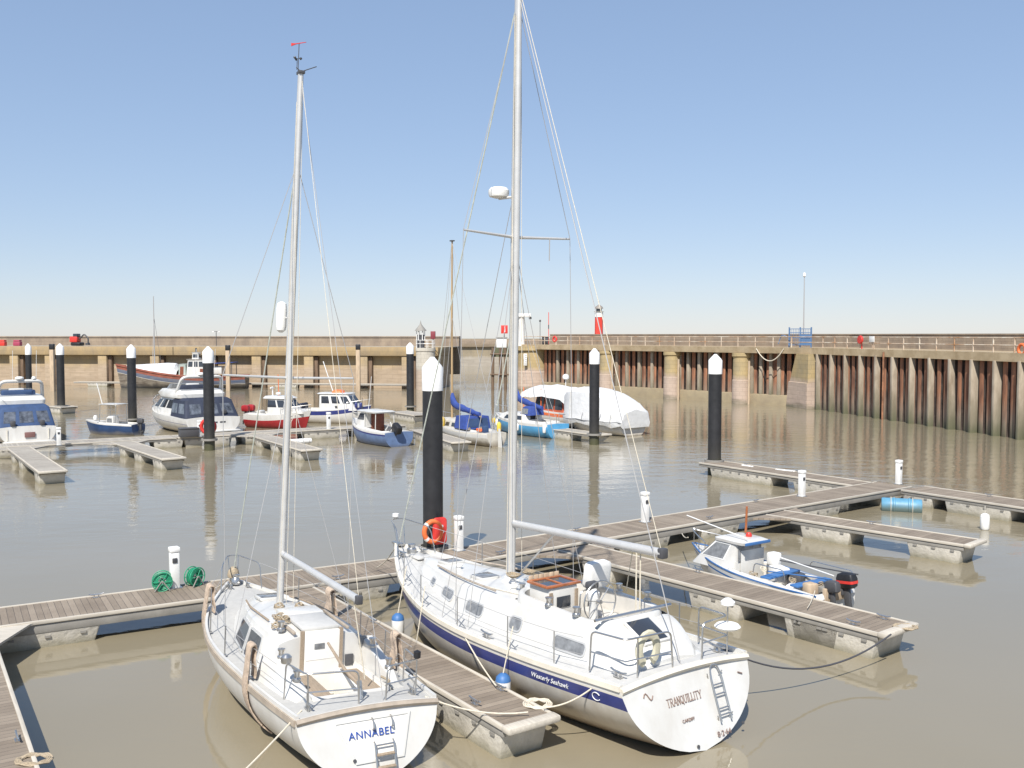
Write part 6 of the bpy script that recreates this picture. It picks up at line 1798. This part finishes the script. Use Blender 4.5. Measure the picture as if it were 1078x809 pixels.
fender('small yellow fender at the bow of the sky blue sailing boat', W(t, (2.9, .75, .95)), W(t, (2.95, .5, 1.2)), .13, .4, 'yellow', 'yellow', 'small boat fenders')
fender('white fender on the near side of the sky blue sailing boat bow', W(t, (2.0, 1.1, .95)), W(t, (2.0, .95, 1.15)), .1, .5, 'white', 'white', 'small boat fenders')
fender('white fender amidships on the near side of the sky blue sailing boat', W(t, (-1.0, 1.4, .85)), W(t, (-1.0, 1.15, 1.1)), .1, .5, 'white', 'white', 'small boat fenders')

M['red_cab'] = mat('orange red cabin paint', (0.42, 0.09, 0.04), .5, var=.2, scale=2)
# --- orange boat under a white awning, behind
t, h = boat('cabin_boat', 'orange and white cabin boat under a white awning behind the sky blue sailing boat', 'cabin boat', (3.3, 76.2), 127, 7.4, 1.45, 1.1, 1.1, 1.6, ['hull_white', 'gel', 'orange'], ((.1, 1), (.35, 2)), rb=.6)
hs_ = House([(1.1, -2.6, 1.2, 1.2), (2.3, -2.5, .8, 1.1), (2.4, -2.6, .9, 1.15)], .15); hs_.build('cabin', 'red_cab', t)
for f in ('port', 'stbd'):
    for u0, u1 in ((.04, .28), (.33, .60), (.66, .95)): hs_.pane(t, f, u0, u1, .15, .92)
for u0, u1 in ((.05, .27), (.31, .48), (.52, .70), (.75, .95)): hs_.pane(t, 'aft', u0, u1, .1, .94, 'dark')
m = MB(); rr_ = []
for k in range(9):
    x = -3.3 + k * .72; z = 2.75 + .22 * math.sin(k * .4) + .06 * math.sin(k * 2.1)
    if k == 0: z = 2.45
    rr_.append([V((x, 1.55, z - .75 - .05 * math.sin(k * 2.3))), V((x, 1.35, z - .25)), V((x, .7, z)), V((x, 0, z + .14)), V((x, -.7, z)), V((x, -1.35, z - .25)), V((x, -1.55, z - .75))])
m.loft(rr_, False, False).build('awning', 'tarp', t)
for x in (-3.0, 0, 2.2):
    for y in (1.3, -1.3): MB().tube([(x, y, 1.1), (x, y, 2.85)], .035, 6).build('awning_post', 'orange', t)

# --- white covered boat
t, h = boat('covered_boat', 'white motorboat entirely shrouded in a white tarpaulin behind a black pile', 'motorboat', (6.4, 69.6), 130, 6.3, 1.45, .95, .95, 1.4, ['hull_white', 'gel'], ((.1, 1),), rb=.5)
m = MB(); rr_ = []
prof = [(3.25, .25, 2.35), (3.15, .7, 2.85), (2.5, 1.2, 3.1), (1.7, 1.42, 3.2), (.9, 1.5, 3.25), (0, 1.56, 3.22), (-.7, 1.56, 3.12), (-1.3, 1.55, 2.95), (-1.9, 1.52, 2.72), (-2.5, 1.48, 2.42), (-3.0, 1.42, 2.12), (-3.3, 1.38, 1.95), (-3.42, 1.30, 1.85)]
random.seed(3)
for i, (x, w_, z) in enumerate(prof):
    lo = .66 + .10 * math.sin(i * 1.9); j = lambda a: random.uniform(-a, a)
    sc_ = .5 + .5 * math.cos(i * PI)                 # alternate ribs: cloth sags between its hoops
    half = [(w_ + .05, lo), (w_ + .13 + j(.03), lo + .30), (w_ + .02 + j(.05), lo + .62 + j(.06)), (w_ * 1.0 - .05 * sc_ + j(.03), lo + (z - lo) * .64), (w_ * .95 - .05 * sc_, z - .30 + j(.03)), (w_ * .66, z - .13 - .05 * sc_), (w_ * .3, z - .05 - .04 * sc_)]
    rr_.append([V((x, y, zz)) for y, zz in half] + [V((x, 0, z + .02))] + [V((x, -y, zz)) for y, zz in half[::-1]])
m.loft(rr_, False, False)
n_ = len(rr_[0])
m.add(rr_[0], [tuple(range(n_))]); m.add(rr_[-1], [tuple(range(n_))])
m.build('tarpaulin', 'tarp', t, 30)
for i in (3, 6, 9):
    MB().tube([p + V((.02, p.y * .012, .015)) for p in rr_[i]], .012, 5).build('seam', 'cream', t)
for zz in (.98,):
    m = MB()
    pts = [V((x, w_ + .135, zz + .04 * math.sin(i * 2))) for i, (x, w_, z) in enumerate(prof)]
    m.tube(pts, .016, 5); m.build('lashing', 'dark', t)
for x in (-1.6, -2.6, .2):
    MB().tube([(x, 1.64, 1.5), (x + .12, 1.68, .95)], .012, 5).build('lashing', 'dark', t)
MB().tube([(2.9, .75, 1.2), (2.9, .75, zat(400, 71))], .03, 6).build('aerial_pole', 'white', t)
MB().lathe([(.1, 0), (.22, .06), (.25, .2), (.2, .34), (0, .42)], 16).build('radar_dome', 'white', t, loc=(2.9, .75, zat(400, 71)))

# --- small motorboat by the right hand finger
t, h = boat('motorboat', 'small white motorboat with a cuddy, blue trim and outboards by the right finger pontoon', 'motorboat', (6.68, 25.95), 124, 5.0, .88, .56, .58, .92,
            ['hull_white', 'gel', 'hull_blue2' if False else 'sailblue_p'] if False else ['hull_white', 'gel', 'bluecap'], ((.10, 1), (.15, 2)), holes=((-2.5, .35, -.72, .72),), rb=.55, stern=.85)
rb_ = t
well(t, rrect(-2.45, .4, -.68, .68, .14), lambda x, y: h.deckz(x, y) + .07, lambda x, y: h.deckz(x, y) - .04, .12, .12, ['gel', 'cockpit'])
h.rail(t, 'bluecap', 'gunwale_trim', .03, .03, .03)
hs_ = House([(.60, .35, 1.95, .64), (.86, .35, 1.70, .60), (1.32, .32, 1.15, .48), (1.36, .30, 1.10, .48)], .16); hs_.build('cuddy', 'gel', t)
for f in ('port', 'stbd'): hs_.pane(t, f, .30, .88, .06, .92, 'glass_grey', 1, frame='white')
for u0, u1 in ((.05, .48), (.52, .95)): hs_.pane(t, 'fore', u0, u1, .08, .92, 'glass_grey', 1)
MB().box((.325, 0, 1.12), (.02, .9, .5), bev=.005).build('cabin_opening', 'glass_grey', t)
MB().box((.318, -.1, .7), (.02, .9, .9), bev=.005).build('cabin_bulkhead', 'gel', t)
ro = House([(1.34, .08, 1.22, .52), (1.41, .06, 1.20, .53), (1.46, .2, 1.05, .42)], .16); ro.build('roof', 'gel', t)
MB().box((.04, 0, 1.38), (.03, .98, .08), bev=.01).build('roof_trim', 'bluecap', t)
MB().lathe([(.06, 0), (.085, .03), (.085, .08), (.05, .13), (0, .14)], 14).build('beacon', 'red', t, loc=(.5, -.15, 1.44))
MB().tube([(.75, -.3, 1.5), (.72, -.3, 2.25)], [.035, .03], 8).build('wooden_post', 'varnish', t)
MB().tube([(.1, .35, 1.52), (2.6, .15, 1.75)], .018, 6).build('whip_aerial', 'white', t)
m = MB(); m.box((-.05, -.55, .9), (.3, .3, .34), bev=.05); m.build('white_box', 'white', t)
for k, (x, y, z, d, mt_) in enumerate(((-.4, -.35, .55, (.5, .4, .45), 'white'), (-.9, -.45, .5, (.4, .35, .35), 'dark'), (-1.5, .25, .45, (.5, .4, .3), 'white'), (-1.9, -.3, .45, (.45, .4, .3), 'fascia'),
                                (-.9, .35, .4, (.35, .3, .3), 'rope'), (-2.0, .35, .6, (.3, .3, .35), 'tanpost'))):
    MB().box((x, y, z), d, bev=.05, rz=random.uniform(-.4, .4)).build('gear_box', mt_, t)
MB().box((-.75, 0, .70), (.30, 1.40, .05), bev=.012, rz=.12).build('thwart', 'bluecap', t)
MB().box((-1.75, 0, .68), (.26, 1.36, .05), bev=.012).build('thwart', 'bluecap', t)
for k in range(7):
    m = MB(); x, y = random.uniform(-2.1, 0), random.uniform(-.5, .5); r_ = random.uniform(.08, .16)
    for q_ in range(3): m.tube([V((x + r_ * math.cos(a * .5), y + r_ * .8 * math.sin(a * .5), .62 + .03 * q_ + .03 * math.sin(a + q_))) for a in range(12)], .012, 5, 0, True)
    m.build('rope_coil', ('rope_brown', 'rope', 'dark')[k % 3], t)
for k, (a_, b_) in enumerate((((-.3, -.5, .9), (-2.7, -.6, 1.0)), ((-.2, -.62, .95), (-2.2, -.3, .9)), ((-.8, .55, .85), (-2.5, .2, .95)))):
    MB().tube([a_, b_], .018, 6).build('fishing_rod', ('dark', 'white', 'bluecap')[k], t)
m = MB(); m.tube(arc([(-.5, .78, .8), (-.55, .78, 1.05), (-1.5, .78, 1.05), (-1.55, .78, .8)], .1), .014, 6); m.build('grab_rail', 'steel', t)
m = MB(); m.tube(arc([(-1.0, -.82, .8), (-1.1, -.82, 1.0), (-2.4, -.78, 1.0), (-2.45, -.78, .78)], .1), .014, 6); m.build('grab_rail', 'steel', t)
outboard(t, (-2.55, -.12, .70), 0, .85, 'black', 'red', .12)
outboard(t, (-2.55, .38, .66), 0, .65, 'dark', None, .1)
MB().box((-2.57, .1, .60), (.10, .9, .35), bev=.02).build('transom_pad', 'tanpost', t)
pulpit_rail(t, h, 1.5, .42, 3)

# ================================================================== FITTINGS ON THE PONTOONS
def pedestal(px, py, label, s=1.0, wpx=None):
    p = at(px, py, Z)
    t = thing('service_pedestal', label, 'service pedestal', p, R(35), 'white service pedestals on the pontoons')
    t.scale = (s, s, s)
    MB().box((0, 0, .46), (.22, .22, .92), bev=.03).build('body', 'white', t)
    MB().box((0, 0, .98), (.25, .25, .13), bev=.03).build('cap', 'white', t)
    MB().box((0, 0, .925), (.19, .19, .03)).build('lamp_band', 'dark', t)
    m = MB(); m.box((-.02, -.12, .72), (.12, .03, .12), bev=.01); m.build('socket', 'dark', t)
    MB().box((0, 0, .01), (.32, .32, .03), bev=.005).build('base_plate', 'steel', t)
pedestal(184, 619, 'white service pedestal between two green hose reels')
pedestal(483, 580, 'white service pedestal behind the bow of the big yacht, right of the red lifebuoy')
pedestal(679, 550, 'white service pedestal above the boom end of the big yacht')
pedestal(844, 523, 'white service pedestal standing left of the junction with the cross pontoon')
pedestal(946, 510, 'white service pedestal standing above the blue drum')
pedestal(62, 469, 'white service pedestal behind the far finger on the left beside the cruiser stern')
pedestal(346, 452, 'white service pedestal in front of the blue banded cabin boat', 1.1)
pedestal(210, 460, 'white service pedestal left of the pile with the red lifebuoy')

def reel(px, py, label, rz):
    p = at(px, py, Z)
    t = thing('hose_reel', label, 'hose reel', p, rz, 'green hose reels'); t.scale = (.82, .82, .82)
    T = Matrix.Translation((0, 0, .30)) @ Matrix.Rotation(PI / 2, 4, 'X')
    m = MB()
    for k in range(4):
        for i in range(3):
            m.tube([T @ V(((.13 + .04 * k) * math.cos(2 * PI * a / 18), (.13 + .04 * k) * math.sin(2 * PI * a / 18), -.07 + .07 * i)) for a in range(18)], .02, 6, 0, True)
    m.build('hose', 'green', t)
    m = MB()
    for z in (-.13, .13):
        m.tube([T @ V((.29 * math.cos(2 * PI * a / 20), .29 * math.sin(2 * PI * a / 20), z)) for a in range(20)], .016, 6, 0, True)
        for k in range(3): m.tube([T @ V((.29 * math.cos(PI * k / 3), .29 * math.sin(PI * k / 3), z)), T @ V((-.29 * math.cos(PI * k / 3), -.29 * math.sin(PI * k / 3), z))], .012, 5)
    m.build('drum', 'green', t)
    m = MB()
    for sd in (1, -1): m.tube(arc([(-.22, sd * .17, .02), (0, sd * .17, .34), (.22, sd * .17, .02)], .05), .018, 6)
    m.tube([(0, -.2, .3), (0, .2, .3)], .02, 6)
    m.build('frame', 'fascia', t)
reel(171, 622, 'green hose reel left of the near white pedestal', R(20))
reel(205, 617, 'green hose reel right of the near white pedestal', R(60))

# lifebuoy station by the nearest pile
p = at(461, 581, Z)
t = thing('lifebuoy_stand', 'red lifebuoy cover on a post at the foot of the nearest black pile', 'lifebuoy stand', p, R(28))
MB().box((0, .06, .45), (.07, .07, .9)).build('post', 'dark', t)
rr_ = []
for d_, k in ((-.05, .9), (-.02, 1), (.03, 1), (.05, .92)):
    rr_.append([V((x * k + .05, -.03 + d_, .62 + z * k)) for x, z in rrect(-.22, .22, -.40, .40, .12, 4)])
MB().loft(rr_).build('cover', 'red', t)
m = MB().tube([V((-.17 + .27 * math.cos(2 * PI * a / 24), -.03, .62 + .30 * math.sin(2 * PI * a / 24))) for a in range(24)], .075, 10, 0, True); lbr = m.build('ring', 'orange', t)
for a in (2.4, 3.9): MB().tube([V((-.17 + .27 * math.cos(a + d), -.03, .62 + .30 * math.sin(a + d))) for d in (-.14, 0, .14)], .080, 10).build('ring_band', 'white', lbr)
for x, z in ((.09, .76), (.11, .60)): MB().lathe([(.05, 0), (.05, .01), (0, .011)], 12, T=Matrix.Translation((x, -.083, z)) @ Matrix.Rotation(PI / 2, 4, 'X')).build('badge', 'whitetext', t)
# red lifebuoy at the 220 pile
p = at(219, 463, Z)
o = MB().tube([(.42 * math.cos(2 * PI * k / 22), 0, .42 * math.sin(2 * PI * k / 22)) for k in range(22)], .11, 10, 0, True).build('lifebuoy', 'red')
o.location = p + V((-.15, .55, .75)); tag(o, 'red lifebuoy ring at the foot of the pile before the navy canopy cruiser', 'lifebuoy')
p = at(197, 461, Z)
o = MB().box((0, 0, .28), (1.15, .6, .5), bev=.05).box((0, 0, .56), (1.2, .65, .08), bev=.02).build('dock_box', 'dark'); o.location = p + V((0, .3, 0)); o.rotation_euler = (0, 0, R(30)); tag(o, 'dark dock box on the far walkway before the navy canopy cruiser', 'dock box')

# blue drum floating by the junction
p = at(949, 538, .0)
t = thing('floating_drum', 'faded blue plastic drum floating under the edge of the cross pontoon', 'drum', (p.x, p.y, .17), R(-20))
T = Matrix.Rotation(PI / 2, 4, 'Y') @ Matrix.Translation((0, 0, -.75))
MB().lathe([(0, 0), (.30, 0), (.33, .04), (.33, .42), (.355, .45), (.355, .49), (.33, .52), (.33, .98), (.355, 1.01), (.355, 1.05), (.33, 1.08), (.33, 1.46), (.30, 1.5), (0, 1.5)], 24, T=T).build('barrel', 'drum', t)
for x in (-.4, .4): MB().tube([V((x, .37 * math.cos(a * .3), .37 * math.sin(a * .3))) for a in range(21)], .012, 5, 0, True).build('strap', 'rope', t)

def bumper(label, a, b, r=.1, mt='white'):
    a, b = V(a), V(b); d = b - a; L = d.length
    t = thing('dock_bumper', label, 'bumper', a, math.atan2(d.y, d.x), 'white bumpers along the pontoon edges')
    T = Matrix.Rotation(PI / 2, 4, 'Y')
    MB().lathe([(r * .5, 0), (r, .06), (r, L * .48), (r * .92, L * .5), (r, L * .52), (r, L - .06), (r * .5, L)], 14, T=T).build('sleeve', mt, t)
    for k in (.12, .88): MB().tube([V((L * k, (r + .008) * math.cos(a_ * .4), (r + .008) * math.sin(a_ * .4))) for a_ in range(16)], .012, 5, 0, True).build('strap', 'fascia', t)
bumper('long white bumper on the near edge of the walkway at far left', at(34, 659, .42), at(78, 652, .42), .12)
bumper('white bumper on the near edge of the far walkway below the red motorboat', at(300, 466, .42), at(328, 464, .42), .17)
bumper('short white bumper on the cross pontoon nearest the tall black pile', at(780, 491, .56), at(793, 493, .56), .1)
bumper('short white bumper on the cross pontoon near the middle pedestal', at(816, 495.5, .56), at(838, 498, .56), .1)
t = fender('white fender hanging on the cross pontoon below the right edge fence of piles', at(1037, 541, .58), at(1037, 533, .56), .16, .62, 'white', 'white', 'pontoon fenders')
t['label'] = 'white fender hanging on the cross pontoon at far right'

def mline(label, a, b, s=.15, r=.014, mt='rope'):
    o = MB().tube(sag(a, b, s, 18), r, 6).build('mooring_line', mt)
    return tag(o, label, 'mooring line', 'mooring lines')
cl = lambda px, py: at(px, py, Z + .08)
mline('pale rope from the big yacht port quarter to the tip of the middle finger', W(ty, (-4.45, 1.45, 1.24)), cl(572, 745), .12)
mline('pale doubled rope from the big yacht midships down to the middle finger', W(ty, (-.6, 1.72, 1.12)), cl(522, 722), .05)
mline('pale rope from the big yacht bow to the walkway at its left', W(ty, (4.75, .12, 1.75)), cl(396, 598), .10)
mline('dark rope from the big yacht starboard quarter to the right finger tip', W(ty, (-4.6, -1.32, 1.28)), cl(938, 668), .55, .018, 'rope_dark')
mline('pale rope from the smaller yacht port quarter to the bottom left finger', W(ay, (-3.9, 1.0, 1.06)), at(150, 905, .5), .10)
mline('pale rope from the smaller yacht stern to the middle finger tip', W(ay, (-4.1, -1.05, 1.05)), cl(556, 750), .12)
mline('pale rope from the smaller yacht bow to the walkway beside the hose reels', W(ay, (4.0, .15, 1.35)), cl(222, 620), .06)
mline('pale rope from the small right motorboat bow to the walkway', W(rb_, (2.6, .1, 1.1)), cl(718, 562), .06)
mline('thin pale rope from the white motorboat stern to the right finger', W(rb_, (-2.5, .8, .75)), cl(850, 640), .05, .01)
mline('pale rope from the red motorboat to the far walkway', V((-16.2, 72.2, 1.1)), at(296, 455, .55), .2, .02)
m = MB()
for k in range(4): m.tube([V(((.16 + .03 * k) * math.cos(a * .35), (.14 + .03 * k) * math.sin(a * .35), .02 + .012 * math.sin(a * 2 + k))) for a in range(18)], .014, 5, 0, True)
o = m.build('coiled_rope', 'rope'); o.location = at(566, 742, Z); tag(o, 'loose coil of pale rope on the tip of the middle finger pontoon', 'rope coil')
m = MB()
for k in range(3): m.tube([V(((.2 + .03 * k) * math.cos(a * .35), (.14 + .03 * k) * math.sin(a * .35), .02 + .014 * math.sin(a * 2 + k))) for a in range(18)], .02, 5, 0, True)
o = m.build('coiled_rope', 'rope_brown'); o.location = at(953, 661, Z); tag(o, 'loose coil of brown rope on the tip of the right finger pontoon', 'rope coil')
o = o.copy(); col.objects.link(o); o.location = at(36, 801, Z); o['label'] = 'loose coil of brown rope on the bottom left finger pontoon'
